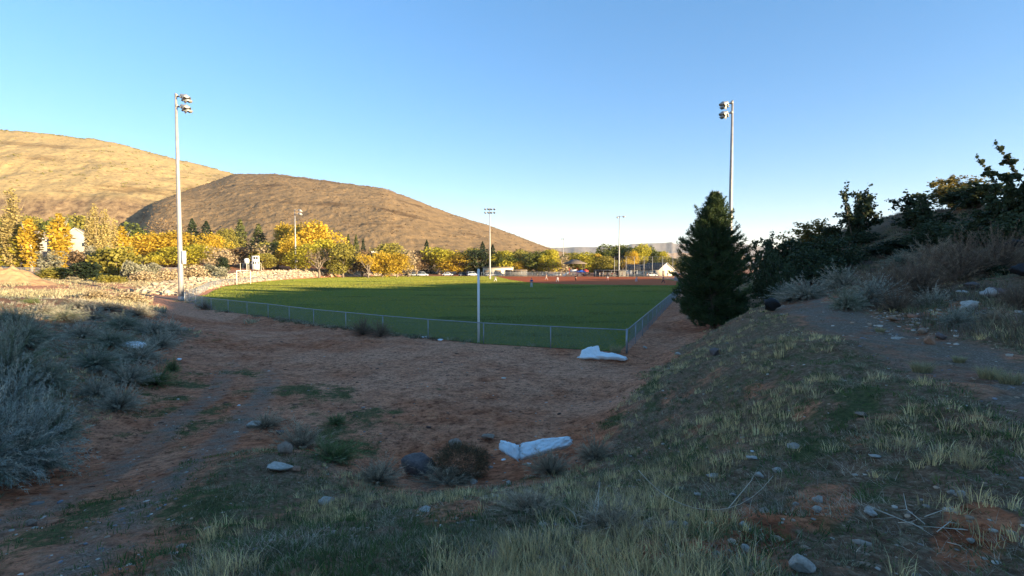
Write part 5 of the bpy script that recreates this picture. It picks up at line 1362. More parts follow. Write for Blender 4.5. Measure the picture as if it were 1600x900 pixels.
def light_pole(px, basepy, d, label, face, rows=2, cols=2, width=2.6, H_=24.0, box_z=None, s=1.15, lamps=None, fwd=.55, top=None):
    x, y, _ = PXY(px, basepy, d); z = Hs(x, y)
    if top: H_ = PXY(px, top, d)[2] - z
    root = empty('light_pole', (x, y, z), 0, label, 'light pole', 'floodlight poles around the ball field')
    mb = MB(); mb.tube([(0, 0, -.3), (0, 0, 3), (0, 0, H_ * .6), (0, 0, H_)], [.30, .28, .20, .12], 14); mb.build('pole', M['polepaint'], root, smooth=False)
    mb = MB(); mb.tube([(0, 0, -.1), (0, 0, .5)], [.36, .34], 14); mb.build('base', M['polepaint'], root)
    c, sn = math.cos(face), math.sin(face)     # crossarm runs perpendicular to the beam
    k = 0
    for r in range(rows):
        zz = H_ - .25 - r * 1.15
        mb = MB(); mb.box((-sn * .08, c * .08, zz), (.3, .3, .25), face)
        mb.box((-sn * (fwd - .2) / 2, c * (fwd - .2) / 2, zz - .05), (.12, max(fwd - .2, .2), .12), face); mb.box((-sn * (fwd - .3), c * (fwd - .3), zz - .05), (width, .09, .09), face)
        mb.build('crossarm', M['polepaint'], root)
        xs = np.linspace(-width / 2, width / 2, cols) if lamps is None else lamps[r]
        for q, u in enumerate(xs):
            f2 = face + (-.22 * (u / (width / 2 + 1e-6)))
            floodlight(root, (c * u - sn * fwd, sn * u + c * fwd, zz - .18), f2, .5 + .06 * (q % 2), s)
    if box_z:
        bx = MB(); bx.box((.42, -.05, box_z), (.44, .30, 1.5)); b = bx.build('electrical_box', M['white'], root)
        dr = MB(); dr.box((.42, -.21, box_z), (.36, .02, 1.36)); dr.build('door', M['white'], b)
    return root
light_pole(283.5, 470, 59.2, 'tallest light pole at the left, carrying a white electrical box', -1.15, 2, 2, 1.3, 24.0, 5.0, 1.15, None, .85, 146)
light_pole(462.5, 434, 179, 'small light pole at the far side of the field, right of the scoreboard', -1.25, 2, 2, 3.0, 24.0, 4.2, 1.4, None, 1.6, 327)
light_pole(765.5, 434, 175, 'light pole in the middle with eight dark lamps in two rows', -math.pi * .98, 2, 4, 3.0, 24.3, None, 1.15, None, .55, 325)
light_pole(967, 434.5, 197, 'light pole behind the infield with one lamp on each side of its top', math.pi * .5 - 2.6, 1, 2, 3.4, 24.2, None, 1.3, None, .55, 337)
light_pole(1139, 468, 62, 'tall light pole rising behind the big pine', 1.15, 2, 2, 1.15, 24.3, None, 1.1, None, .8, 157)
light_pole(1121, 439, 141, 'far light pole whose lamps just show at the tip of the big pine', 1.3, 2, 2, 2.0, 24.0, None, 1.3, None, .8, 299)
light_pole(880, 432, 330, 'thin distant light pole above the playground roof', 2.2, 1, 2, 2.0, 21.0)

# ------------------------------------------------------------------ chain link fences
def resample(L, step):
    L = np.array(L, float); seg = np.linalg.norm(np.diff(L, axis=0), axis=1); cum = np.concatenate([[0], np.cumsum(seg)])
    m = max(2, int(round(cum[-1] / step)) + 1); s = np.linspace(0, cum[-1], m)
    return np.stack([np.interp(s, cum, L[:, 0]), np.interp(s, cum, L[:, 1])], 1), cum, L

def chain_fence(L, h, label, step=3.3, mesh=.06, wire=.0022, bottom=True, postr=.027, mat='galv', matw='galv_dull', mid=False, name='chain_link_fence', group=None, skip=()):
    P, cum, L0 = resample(L, step); zz = np.maximum(H(P[:, 0], P[:, 1]), -.02)
    x0, y0, z0 = P[0, 0], P[0, 1], float(zz[0])
    root = empty(name, (x0, y0, z0), 0, label, 'fence', group)
    off = np.array([x0, y0, z0])
    for i, (p, z) in enumerate(zip(P, zz)):
        mb = MB(); r = postr * (1.35 if i in (0, len(P) - 1) else 1)
        mb.tube([(p[0] - x0, p[1] - y0, z - z0 - .15), (p[0] - x0, p[1] - y0, z - z0 + h + (.05 if i in (0, len(P) - 1) else 0))], [r, r], 8); mb.build('post', M[mat], root)
    rail = MB(); rail.tube([np.array([p[0], p[1], z + h]) - off for p, z in zip(P, zz)], postr * .8, 8); rail.build('top_rail', M[mat], root)
    if mid:
        rail = MB(); rail.tube([np.array([p[0], p[1], z + h * .5]) - off for p, z in zip(P, zz)], postr * .7, 6); rail.build('middle_rail', M[mat], root)
    tot = cum[-1]; s = np.arange(0, tot - h, mesh)
    def at(s, u):
        x = np.interp(s, cum, L0[:, 0]); y = np.interp(s, cum, L0[:, 1]); z = np.interp(s, np.linspace(0, tot, len(zz)), zz)
        return np.stack([x - x0, y - y0, z - z0 + .04 + u * (h - .06)], -1)
    V = []; K = 5
    for a, b in ((0, 1), (1, 0)):
        u = np.linspace(0, 1, K)
        Q = np.stack([at(s + t * h, a * (1 - t) + b * t + 0 * s) for t in u], 1)   # (n,K,3)
        V.append(Q)
    # fill the two triangular ends
    Q = np.concatenate(V, 0); n = len(Q)
    ring = np.stack([Q + wire * np.array([0, 0, 1.4]), Q + wire * np.array([1.2, .3, -.7]), Q + wire * np.array([-1.2, -.3, -.7])], 2).reshape(-1, 3)
    b0 = np.arange(n)[:, None, None] * 3 * K + np.arange(K - 1)[None, :, None] * 3; k = np.arange(3)[None, None]
    f = np.stack([b0 + k, b0 + (k + 1) % 3, b0 + 3 + (k + 1) % 3, b0 + 3 + k], -1).reshape(-1, 4)
    mk('wire_mesh', ring, [f], M[matw], root)
    return root
chain_fence([(5.26,23.4),(1.77,24.85),(-1.71,26.4),(-4.75,28.2),(-7.8,30.3),(-14.2,35.2),(-18.1,38.9),(-28,47.0),(-36.9,57.6)], 1.08, 'low chain link fence running from the corner foam to the tall left pole', 3.6, .075, .0015)
chain_fence([(5.30,23.45),(14.6,48.2),(23.9,73),(37.7,110),(47.6,150)], 1.08, 'chain link fence along the right side of the field, running behind the big pine', 3.1, .09, .0014)
chain_fence([(-37.4,58.6),(-42.8,69.8),(-50.8,85.7),(-58.8,103.7),(-65.8,133),(-68.8,160),(-67,182)], 1.15, 'sunlit chain link fence in front of the pale rock bank', 3.4, .3, .004)
chain_fence([(-12,201.5),(8,199.5),(28,198)], 1.8, 'chain link fence left of the dugout in front of the playground', 4, .25, .010, matw='galv')
chain_fence([(-96,150),(-112,142),(-128,136),(-150,128)], 1.6, 'long grey fence below the poplars at the far left', 3.5, .16, .012, matw='galv')
# tall backstop netting with posts
def backstop():
    x0, y0, _ = PXY(948, 434, 193); root = empty('backstop_net', (x0, y0, 0), 0, 'tall net on thin poles behind home plate, in front of the clubhouse', 'net')
    pts = []
    for px, d in ((960,193),(978,191),(991,190),(1006,189),(1019,188),(1035,187),(1051,186),(1067,185)):
        x, y, _ = PXY(px, 434, d); pts.append((x, y)); mb = MB(); mb.tube([(x - x0, y - y0, -.2), (x - x0, y - y0, 7.6)], [.09, .07], 7); mb.build('post', M['polepaint'], root)
    mb = MB(); mb.tube([(x - x0, y - y0, 7.5) for x, y in pts], .03, 5); mb.build('top_cable', M['galv_dull'], root)
    mb = MB()
    for z in np.arange(.6, 7.5, .6): mb.tube([(x - x0, y - y0, z) for x, y in pts], .008, 3, False)
    for (ax, ay), (bx, by) in zip(pts[:-1], pts[1:]):
        for t in np.linspace(0, 1, 7)[:-1]: xx = ax + (bx - ax) * t - x0; yy = ay + (by - ay) * t - y0; mb.tube([(xx, yy, 0), (xx, yy, 7.5)], .008, 3, False)
    mb.build('netting', M['galv_dull'], root)
backstop()

# ------------------------------------------------------------------ foul pole, goal frame, scoreboard, sign
def foul_pole():
    x, y = -1.74, 26.6; z1 = PXY(748, 421, 26.6)[2]
    root = empty('foul_pole', (x, y, 0), 0, 'white foul pole standing behind the outfield fence', 'pole')
    mb = MB(); mb.tube([(0, 0, -.2), (0, 0, z1)], [.062, .062], 12); mb.build('shaft', M['white'], root, smooth=True)
    mb = MB(); mb.tube([(0, 0, z1), (0, 0, z1 + .03)], [.066, .04], 12); mb.build('cap', M['white'], root)
foul_pole()

def goal_frame():
    x, y, _ = PXY(370, 445, 109); x2, y2, _ = PXY(391.5, 443, 116)
    root = empty('goal_frame', (x, y, .02), 0, 'pale yellow frame of two posts and a bar near the scoreboard', 'goal')
    for (a, b) in ((0, 0), (x2 - x, y2 - y)):
        mb = MB(); mb.tube([(a, b, 0), (a, b, 3.0)], .10, 8); mb.build('post', M['cream'], root)
    mb = MB(); mb.tube([(0, 0, 3.0), (x2 - x, y2 - y, 3.0)], .10, 8); mb.build('crossbar', M['cream'], root)
goal_frame()

def on_bank(px, basepy, d):
    x, y, z = PXY(px, basepy, d); return x, y, z
M['bluepanel'] = mat_noise('blue board side', (.10, .12, .22), (.14, .17, .30), 1, .6)
M['digit'] = mat_noise('dark display window', (.02, .02, .025), (.05, .05, .05), 1, .3)
M['legmetal'] = mat_noise('brown steel leg', (.12, .09, .07), (.18, .14, .10), 2, .6)
def scoreboard():
    x, y, z = PXY(400.5, 437, 148)
    root = empty('scoreboard', (x, y, 0), .42, 'tall narrow white scoreboard with dark number windows on two legs', 'scoreboard')
    w = 9.6 / F * 148; z1 = PXY(400, 399.8, 148)[2]; z0 = PXY(400, 421, 148)[2]
    mb = MB(); mb.box((0, 0, (z0 + z1) / 2), (w, .35, z1 - z0)); b = mb.build('board', M['white'], root)
    mb = MB(); mb.box((-w / 2 - .08, 0, (z0 + z1) / 2), (.16, .40, z1 - z0 + .05)); mb.build('side_trim', M['bluepanel'], root)
    hh = z1 - z0
    for zc, xs, ww in ((.84, (-.34, .30), .50), (.49, (-.60, -.02, .58), .36), (.26, (-.5, 0, .5), .16)):
        for u in xs:
            mb = MB(); mb.box((u, -.19, z0 + hh * zc), (ww, .04, hh * (.18 if zc > .3 else .05))); mb.build('number_window', M['digit'], b)
    mb = MB(); mb.box((-w * .38, 0, z0 / 2), (.16, .16, z0)); mb.build('leg', M['legmetal'], root)
    mb = MB(); mb.box((w * .08, 0, z0 / 2), (.22, .22, z0)); mb.build('leg', M['legmetal'], root)
    mb = MB(); mb.box((w * .45, 0, z0 / 2), (.12, .12, z0)); mb.build('leg', M['legmetal'], root)
scoreboard()
def small_sign():
    x, y, z = PXY(386, 434, 146); root = empty('square_sign', (x, y, 0), .3, 'small blank white board with cut corners on a post left of the scoreboard', 'sign')
    z0 = PXY(386, 411.5, 146)[2]; z1 = PXY(386, 404, 146)[2]; w = 7 / F * 146 / 2; c = .22
    P = [(-w + c, z0), (w - c, z0), (w, z0 + c), (w, z1 - c), (w - c, z1), (-w + c, z1), (-w, z1 - c), (-w, z0 + c)]
    n = 8; V = [(a, -.05, b) for a, b in P] + [(a, .05, b) for a, b in P]
    mb = MB(); mb.add(V, [tuple(range(n)), tuple(range(2 * n - 1, n - 1, -1))] + [(i + n, (i + 1) % n + n, (i + 1) % n, i) for i in range(n)]); mb.build('panel', M['white'], root)
    mb = MB(); mb.box((0, .12, (z0 + z1) / 4 + .4), (.16, .12, (z0 + z1) / 2 + .8)); mb.build('post', M['cream'], root)
small_sign()
def cage_frame():
    x, y, _ = PXY(376, 434, 150); root = empty('batting_cage', (x, y, 0), .2, 'pale pipe cage left of the scoreboard, behind the square sign', 'cage')
    z1 = PXY(376, 411, 150)[2]
    for u in (0, 1.6, 5.0):
        for v in (0, 2.4):
            mb = MB(); mb.tube([(u, v, 0), (u, v, z1)], .06, 6); mb.build('post', M['cream'], root)
    mb = MB()
    for v in (0, 2.4): mb.tube([(0, v, z1), (5.0, v, z1)], .05, 6)
    for u in (0, 5.0): mb.tube([(u, 0, z1), (u, 2.4, z1)], .05, 6)
    mb.build('top_frame', M['cream'], root)
cage_frame()

# ------------------------------------------------------------------ buildings
def gable_house(name, x, y, z, rz, w, dp, wall, ridge, wallm, roofm, label, windows=(), doors=(), over=.4, group=None, porch=None):
    """gable ends face -y / +y locally; w across the gable, dp along the ridge"""
    root = empty(name, (x, y, z), rz, label, 'building', group)
    a, b = w / 2, dp / 2
    mb = MB(); V = [(-a, -b, -.3), (a, -b, -.3), (a, -b, wall), (0, -b, ridge), (-a, -b, wall), (-a, b, -.3), (a, b, -.3), (a, b, wall), (0, b, ridge), (-a, b, wall)]
    mb.add(V, [(0, 1, 2, 3, 4), (9, 8, 7, 6, 5), (0, 5, 6, 1), (1, 6, 7, 2), (0, 4, 9, 5)]); wl = mb.build('wall', wallm, root)
    sl = (ridge - wall) / a; rf = MB(); t = .16
    for s in (-1, 1):
        x1 = s * (a + over); zz = wall - over * sl
        rf.add([(0, -b - over, ridge + .02), (0, b + over, ridge + .02), (x1, b + over, zz + .02), (x1, -b - over, zz + .02), (0, -b - over, ridge + t), (0, b + over, ridge + t), (x1, b + over, zz + t), (x1, -b - over, zz + t)],
               [(0, 1, 2, 3), (7, 6, 5, 4), (0, 3, 7, 4), (1, 5, 6, 2), (2, 6, 7, 3)])
    rfo = rf.build('roof', roofm, root)
    tr_ = MB()
    for s in (-1, 1):
        x1 = s * (a + over); zz = wall - over * sl
        tr_.tube([(0, -b - over - .04, ridge + .05), (x1, -b - over - .04, zz + .05)], .10, 4)
    tr_.build('gable_trim', M['white'], root)
    for (side, u, zc, ww, wh) in windows:
        mb = MB(); pm = MB()
        if side == 'f': mb.box((u, -b - .03, zc), (ww + .16, .06, wh + .16)); pm.box((u, -b - .06, zc), (ww, .04, wh))
        elif side == 'l': mb.box((-a - .03, u, zc), (.06, ww + .16, wh + .16)); pm.box((-a - .06, u, zc), (.04, ww, wh))
        else: mb.box((a + .03, u, zc), (.06, ww + .16, wh + .16)); pm.box((a + .06, u, zc), (.04, ww, wh))
        f = mb.build('window', M['white'], root); pm.build('pane', M['darkglass'], f)
    for (side, u, ww, wh) in doors:
        mb = MB()
        if side == 'f': mb.box((u, -b - .04, wh / 2), (ww, .08, wh))
        else: mb.box((-a - .04, u, wh / 2), (.08, ww, wh))
        d_ = mb.build('door', M['legmetal'], root)
        h_ = MB(); h_.box((u + ww * .35, -b - .11, wh * .5) if side == 'f' else (-a - .11, u + ww * .35, wh * .5), (.06, .06, .12)); h_.build('handle', M['galv'], d_)
    return root
x, y, _ = PXY(1026, 435, 205)
gable_house('clubhouse', x, y - .1, .25, .42, 7.2, 11, 2.5, 5.0, M['cream'], M['roofdark'], 'cream clubhouse with a dark roof and a wide lit gable behind the infield',
            windows=(('l', -3, 1.5, 1.2, .9), ('l', 1.5, 1.5, 1.2, .9)), doors=(('f', -1.4, 1.1, 2.0), ('l', 3.6, 1.0, 2.0)))
def long_wing():
    x, y, _ = PXY(1000, 435, 206); root = empty('concession_building', (x, y, .2), .12, 'low building with a long dark roof joining the clubhouse on the left', 'building')
    L, D_ = 11, 5
    mb = MB(); mb.box((0, 0, 1.1), (L, D_, 2.6)); mb.build('wall', M['cream'], root)
    mb = MB(); V = [(-L / 2 - .4, -D_ / 2 - .9, 2.45), (L / 2 + .4, -D_ / 2 - .9, 2.45), (L / 2 + .4, 0, 4.6), (-L / 2 - .4, 0, 4.6), (-L / 2 - .4, D_ / 2 + .4, 2.6), (L / 2 + .4, D_ / 2 + .4, 2.6)]
    V = V + [(a, b, c - .18) for a, b, c in V]
    mb.add(V, [(0, 1, 2, 3), (3, 2, 5, 4), (6, 9, 8, 7), (9, 10, 11, 8), (0, 6, 7, 1), (4, 5, 11, 10), (0, 3, 9, 6), (3, 4, 10, 9), (1, 7, 8, 2), (2, 8, 11, 5)]); mb.build('roof', M['roofdark'], root)
    for u in (-5, -2.5, 0, 2.5):
        mb = MB(); mb.box((u, -D_ / 2 - .75, 1.2), (.14, .14, 2.5)); mb.build('porch_post', M['white'], root)
    for u in (-3.2, .4, 3.6):
        mb = MB(); mb.box((u, -D_ / 2 - .03, 1.3), (1.5, .06, 1.0)); f = mb.build('window', M['white'], root)
        mb = MB(); mb.box((u, -D_ / 2 - .07, 1.3), (1.3, .04, .85)); mb.build('pane', M['darkglass'], f)
long_wing()
# dugout with flat roof, spectators below
def dugout(px, d, L, label, roofm='rooftan', rz=0.05, h=2.4):
    x, y, _ = PXY(px, 434.5, d); root = empty('dugout', (x, y, 0), rz, label, 'shelter', 'dugouts behind the infield')
    mb = MB(); mb.box((0, 0, h + .08), (L, 3.0, .16), 0, .05); mb.build('roof', M[roofm], root)
    for u in np.linspace(-L / 2 + .2, L / 2 - .2, 5):
        mb = MB(); mb.box((u, -1.3, h / 2), (.12, .12, h)); mb.build('post', M['galv'], root)
    mb = MB(); mb.box((0, 1.35, h * .45), (L, .14, h * .9)); mb.build('back_wall', M['cmu'], root)
    mb = MB(); mb.box((0, .9, .45), (L - .6, .35, .07)); mb.box((-L / 3, .9, .2), (.08, .3, .42)); mb.box((L / 3, .9, .2), (.08, .3, .42)); mb.build('bench', M['galv'], root)
M['cmu'] = mat_noise('grey block wall', (.10, .095, .09), (.16, .15, .14), 1.5, .9, .2)
dugout(954, 196, 12.5, 'open dugout full of players left of the fourth light pole', 'cmu')
dugout(806, 203, 9, 'small tan roofed shelter left of the infield, beside the golden tree', 'rooftan')
def canopy():
    x, y, _ = PXY(778, 433, 214); root = empty('long_shed', (x, y, 0), .05, 'long low white shed right of the third light pole', 'building')
    mb = MB(); mb.box((0, 0, 1.75), (12.5, 5, 3.5)); mb.build('wall', M['cream'], root)
    mb = MB(); mb.box((0, -.3, 3.62), (13.2, 6.2, .2), 0, .03); mb.build('roof', M['rooftan'], root)
    for u in (-4.5, 0, 4.5):
        mb = MB(); mb.box((u, -2.54, 1.2), (2.6, .08, 2.3)); mb.build('garage_door', M['legmetal'], root)
canopy()
# playground with a brown sail roof, slides in red and blue
def playground():
    x, y, _ = PXY(898, 433, 206); root = empty('playground', (x, y, 0), 0, 'playground tower with a wide brown roof and red parts behind the infield', 'playground')
    MR = mat_noise('red plastic', (.42, .05, .04), (.50, .07, .05), 2, .5); MB_ = mat_noise('blue plastic', (.03, .10, .42), (.05, .14, .5), 2, .5)
    for u in (-3.4, 3.4):
        for v in (-2.5, 2.5):
            mb = MB(); mb.tube([(u, v, 0), (u, v, 5.0)], .10, 8); mb.build('post', M['legmetal'], root)
    mb = MB(); V = [(-4.6, -3.6, 5.0), (4.6, -3.6, 5.0), (4.6, 3.6, 5.0), (-4.6, 3.6, 5.0), (-.8, 0, 6.8), (.8, 0, 6.8)]; V += [(a * .98, b * .98, c - .15) for a, b, c in V]
    mb.add(V, [(0, 1, 5, 4), (1, 2, 5), (2, 3, 4, 5), (3, 0, 4), (6, 10, 11, 7), (7, 11, 8), (8, 11, 10, 9), (9, 10, 6), (0, 6, 7, 1), (1, 7, 8, 2), (2, 8, 9, 3), (3, 9, 6, 0)]); mb.build('roof', M['legmetal'], root)
    mb = MB(); mb.box((-.6, 0, 1.6), (3.4, 2.4, .16)); mb.build('deck', MR, root)
    for u in (-2.2, 1.0):
        mb = MB(); mb.tube([(u, -1.2, 0), (u, -1.2, 3.3)], .09, 8); mb.tube([(u, 1.2, 0), (u, 1.2, 3.3)], .09, 8); mb.build('tower_post', MR, root)
    mb = MB(); mb.tube([(-2.3, -.4, 1.7), (-3.2, -.7, 1.1), (-4.4, -1.0, .35), (-4.9, -1.1, .25)], [.42, .42, .42, .42], 10); mb.build('slide', M['white'], root)
    mb = MB(); mb.tube([(1.2, -.4, 1.7), (2.4, -.9, 1.2), (3.6, -1.4, .4)], [.40, .40, .40], 10); mb.build('slide', MR, root)
    mb = MB(); mb.box((-.6, -1.25, 2.2), (3.0, .1, .9)); mb.build('guard_panel', M['white'], root)
playground()
def tent(px, d, w, h, mat, label):
    x, y, _ = PXY(px, 434.5, d); root = empty('pop_up_tent', (x, y, 0), .3, label, 'tent', 'pop up tents beside the dugout')
    for u in (-w / 2, w / 2):
        for v in (-w / 2, w / 2): mb = MB(); mb.tube([(u, v, 0), (u, v, h * .75)], .04, 6); mb.build('leg', M['galv'], root)
    a = w / 2 + .1; mb = MB(); mb.add([(-a, -a, h * .62), (a, -a, h * .62), (a, a, h * .62), (-a, a, h * .62), (-a, -a, h * .75), (a, -a, h * .75), (a, a, h * .75), (-a, a, h * .75), (0, 0, h)],
        [(0, 1, 5, 4), (1, 2, 6, 5), (2, 3, 7, 6), (3, 0, 4, 7), (4, 5, 8), (5, 6, 8), (6, 7, 8), (7, 4, 8)]); mb.build('canopy', mat, root)
tent(908, 200, 2.4, 2.6, mat_noise('blue tent fabric', (.04, .13, .50), (.06, .18, .60), 2, .6), 'small bright blue tent between playground and dugout')
tent(914.5, 203, 1.8, 3.0, mat_noise('red tent fabric', (.48, .05, .04), (.55, .08, .05), 2, .6), 'small red tent behind the blue one')
# houses at the far left
M['stucco'] = mat_noise('pale stucco', (.34, .31, .27), (.42, .39, .34), 1, .85, .1)
x, y, z = PXY(66, 418, 185); gable_house('house', x, y, Hs(x, y), .35, 9.5, 12, 6.0, PXY(66, 362, 185)[2] - Hs(x, y), M['stucco'], M['rooftan'], 'white house with a brown roof seen between the two broad golden poplars', windows=(('f', 1.4, 3.0, 1.2, 1.1),), doors=(('f', -1.5, 1.1, 2.1),))
x, y, z = PXY(126, 418, 180); gable_house('house', x, y, Hs(x, y), .5, 6.2, 11, 8.6, PXY(126, 358, 180)[2] - Hs(x, y), M['stucco'], M['rooftan'], 'white house with a bright pointed gable right of the broad golden poplar', windows=(('f', 2.2, 5.6, 1.0, 1.2),))
x, y, z = PXY(22, 418, 182); gable_house('house', x, y, Hs(x, y), 1.4, 7.0, 13, 4.6, 7.4, M['white'], M['rooftan'], 'low house with a long roof behind the leftmost poplars', windows=(('f', 1.4, 3.0, 1.2, 1.1),))
x, y, z = PXY(585, 418, 300); gable_house('house', x, y, 8.0, .3, 7.5, 11, 3.4, 5.2, M['white'], M['rooftan'], 'distant white roof among the trees below the dark scree', windows=(('f', 1.4, 1.8, 1.2, 1.1),))
def tables(px, d, label):
    x, y, z = PXY(px, 422, d); root = empty('picnic_shelter', (x, y, 2.2), .1, label, 'shelter')
    mb = MB(); mb.box((0, 0, 1.0), (13, .25, .14)); mb.build('rail', M['cream'], root)
    for u in np.linspace(-6, 6, 6): mb = MB(); mb.box((u, .0, .45), (.12, .12, 1.0)); mb.build('post', M['cream'], root)
tables(502, 192, 'long pale rail on posts behind the rubble bank under the bare tree')

# ------------------------------------------------------------------ cars
def carpaint(c): return mat_noise('car paint', tuple(k * .92 for k in c), c, 1, .3, spec=.5)
def make_car(paint, suv=False):
    root = empty('parked_car', (0, 0, 0)); L, W_, Hb, Ht = (4.6, 1.85, .95, 1.75) if suv else (4.5, 1.8, .82, 1.43)
    n = 17; xs = np.linspace(-L / 2, L / 2, n)
    topz = np.interp(xs / L, [-.5, -.47, -.3, .2, .35, .47, .5], [.62, Hb - .05, Hb + .03, Hb + .02, Hb - .08, Hb - .2, .48])
    botz = np.interp(xs / L, [-.5, -.42, .42, .5], [.34, .24, .24, .32]); hw = np.interp(np.abs(xs) / L, [0, .38, .5], [W_ / 2, W_ / 2 * .98, W_ / 2 * .78])
    sec = [(-1, 0), (-1, .45), (-.97, .8), (-.86, 1), (.86, 1), (.97, .8), (1, .45), (1, 0)]
    V = [(x_, a * w_, b_ + (t_ - b_) * f) for x_, t_, b_, w_ in zip(xs, topz, botz, hw) for a, f in sec]; m = 8
    Fs = [(i * m + k, i * m + (k + 1) % m, (i + 1) * m + (k + 1) % m, (i + 1) * m + k) for i in range(n - 1) for k in range(m)] + [tuple(range(m)), tuple(range(n * m - 1, n * m - m - 1, -1))]
    mb = MB(); mb.add(V, Fs)
    # cabin roof and pillars
    r0, r1, c0, c1 = (-L * .44, L * .1, -L * .48, L * .24) if suv else (-L * .26, L * .06, -L * .40, L * .22)
    a, b = W_ / 2 * .93, W_ / 2 * .74
    cab = [(c0, -a, Hb), (c1, -a, Hb), (r1, -b, Ht), (r0, -b, Ht), (c0, a, Hb), (c1, a, Hb), (r1, b, Ht), (r0, b, Ht)]
    g = MB(); g.add(cab, [(0, 1, 2, 3), (7, 6, 5, 4), (1, 5, 6, 2), (0, 3, 7, 4), (3, 2, 6, 7)]); 
    mb.box(((r0 + r1) / 2, 0, Ht + .02), (r1 - r0 + .1, b * 2 + .04, .06))
    for s in (-1, 1):
        for (p, q) in (((c0, Hb), (r0, Ht)), ((c1, Hb), (r1, Ht)), ((0.1 - .1 * L, Hb), (-.1 * L, Ht))):
            mb.tube([(p[0], s * a, p[1]), (q[0], s * b, q[1])], .045, 4)
    mb.build('body', paint, root); g.build('windows', M['darkglass'], root)
    for sx in (-.31, .31):
        for s in (-1, 1):
            t_ = MB(); t_.tube([(sx * L, s * (W_ / 2 - .2), .33), (sx * L, s * (W_ / 2 + .02), .33)], .33, 14); w = t_.build('wheel', M['tyre'], root)
            t_ = MB(); t_.tube([(sx * L, s * (W_ / 2 + .0), .33), (sx * L, s * (W_ / 2 + .035), .33)], .20, 10); t_.build('rim', M['rim'], w)
    for s in (-1, 1):
        t_ = MB(); t_.box((L / 2 - .06, s * W_ * .33, .62), (.12, .34, .14)); t_.build('headlight', M['lamp'], root)
        t_ = MB(); t_.box((-L / 2 + .04, s * W_ * .33, .68), (.1, .26, .16)); t_.build('tail_light', M['redlamp'], root)
    return root
M['redlamp'] = mat_noise('red lamp', (.3, .02, .02), (.4, .03, .02), 1, .3)
GC = 'cars parked beyond the far edge of the field'
for px, d, rz, c, suv, label in (
    (638, 211, 2.9, (.03, .035, .05), 1, 'dark blue car at the left end of the first parked group'),
    (648, 209, .3, (.30, .34, .38), 0, 'grey blue car between two others in the first parked group'),
    (661, 209, .15, (.50, .55, .60), 1, 'silver car at the right end of the first parked group'),
    (700, 210, .0, (.66, .68, .70), 0, 'white car standing alone between rubble and the bright yellow tree'),
    (724, 209, .4, (.03, .04, .06), 0, 'dark car left of the pale van near the foul pole top'),
    (738, 208, .5, (.55, .60, .68), 1, 'pale blue white car just left of the foul pole top'),
    (767, 207, .1, (.45, .45, .46), 0, 'grey car under the third light pole'),
    (780, 208, .05, (.40, .38, .38), 1, 'brown grey car in front of the long white shed'),
    (853, 214, .1, (.35, .33, .32), 1, 'dark grey car left of the playground'),
    (868, 212, 3.1, (.62, .62, .60), 0, 'pale pickup coloured car nearest the playground'),
    (1053, 203, .2, (.70, .70, .70), 1, 'white car right of the clubhouse'),
    (1018, 199, .1, (.68, .68, .66), 0, 'white car parked in front of the clubhouse gable'),
    (1070, 202, .4, (.18, .18, .2), 0, 'dark car between the white car and the big pine')):
    o = make_car(carpaint(c), bool(suv)); x, y, _ = PXY(px, 434, d); o.location = (x, y, Hs(x, y)); o.rotation_euler = (0, 0, rz); tag(o, label, 'car', GC)

# ------------------------------------------------------------------ people
def skin_mesh(name, verts, edges, radii, mat, parent, sub=2):
    me = bpy.data.meshes.new(name); me.from_pydata(verts, edges, []); o = bpy.data.objects.new(name, me); link(o)
    m = o.modifiers.new('s', 'SKIN'); m.use_smooth_shade = True
    sv = me.skin_vertices[0].data
    for i, r in enumerate(radii): sv[i].radius = (r, r) if not hasattr(r, '__len__') else r
    sv[0].use_root = True
    s = o.modifiers.new('u', 'SUBSURF'); s.levels = sub; s.render_levels = sub
    dg = bpy.context.evaluated_depsgraph_get(); dg.update()
    nm = bpy.data.meshes.new_from_object(o.evaluated_get(dg)); bpy.data.objects.remove(o)
    nm.name = name; nm.materials.clear(); nm.materials.append(mat)
    o2 = bpy.data.objects.new(name, nm); link(o2, parent); return o2

POSES = {  # joints for a 1.75 m figure facing -y : hipz, torso lean(y), knees, feet, hands
 'stand': dict(hip=(0, 0, .93), neck=(0, 0, 1.47), head=(0, -.01, 1.64), kl=(.10, -.01, .50), fl=(.12, .0, .05), kr=(-.10, -.01, .50), fr=(-.13, .02, .05), el=(.26, .03, 1.16), hl=(.25, -.06, .90), er=(-.26, .03, 1.16), hr=(-.26, -.08, .90)),
 'ready': dict(hip=(0, .16, .70), neck=(0, -.16, 1.12), head=(0, -.26, 1.27), kl=(.24, -.12, .42), fl=(.30, .05, .05), kr=(-.24, -.12, .42), fr=(-.30, .05, .05), el=(.30, -.26, .86), hl=(.20, -.34, .60), er=(-.30, -.26, .86), hr=(-.20, -.34, .60)),
 'walk': dict(hip=(0, 0, .92), neck=(0, -.05, 1.45), head=(0, -.07, 1.62), kl=(.09, -.20, .52), fl=(.10, -.34, .07), kr=(-.09, .06, .50), fr=(-.10, .34, .10), el=(.25, .12, 1.16), hl=(.24, .18, .92), er=(-.25, -.08, 1.18), hr=(-.22, -.30, 1.02)),
}
SKIN = mat_noise('skin', (.42, .26, .18), (.50, .32, .23), 3, .6); HAIR = mat_noise('dark hair', (.03, .02, .015), (.06, .04, .03), 8, .7)
def cloth(c, nm='cloth'): return mat_noise(nm, tuple(k * .85 for k in c), c, 3, .9)
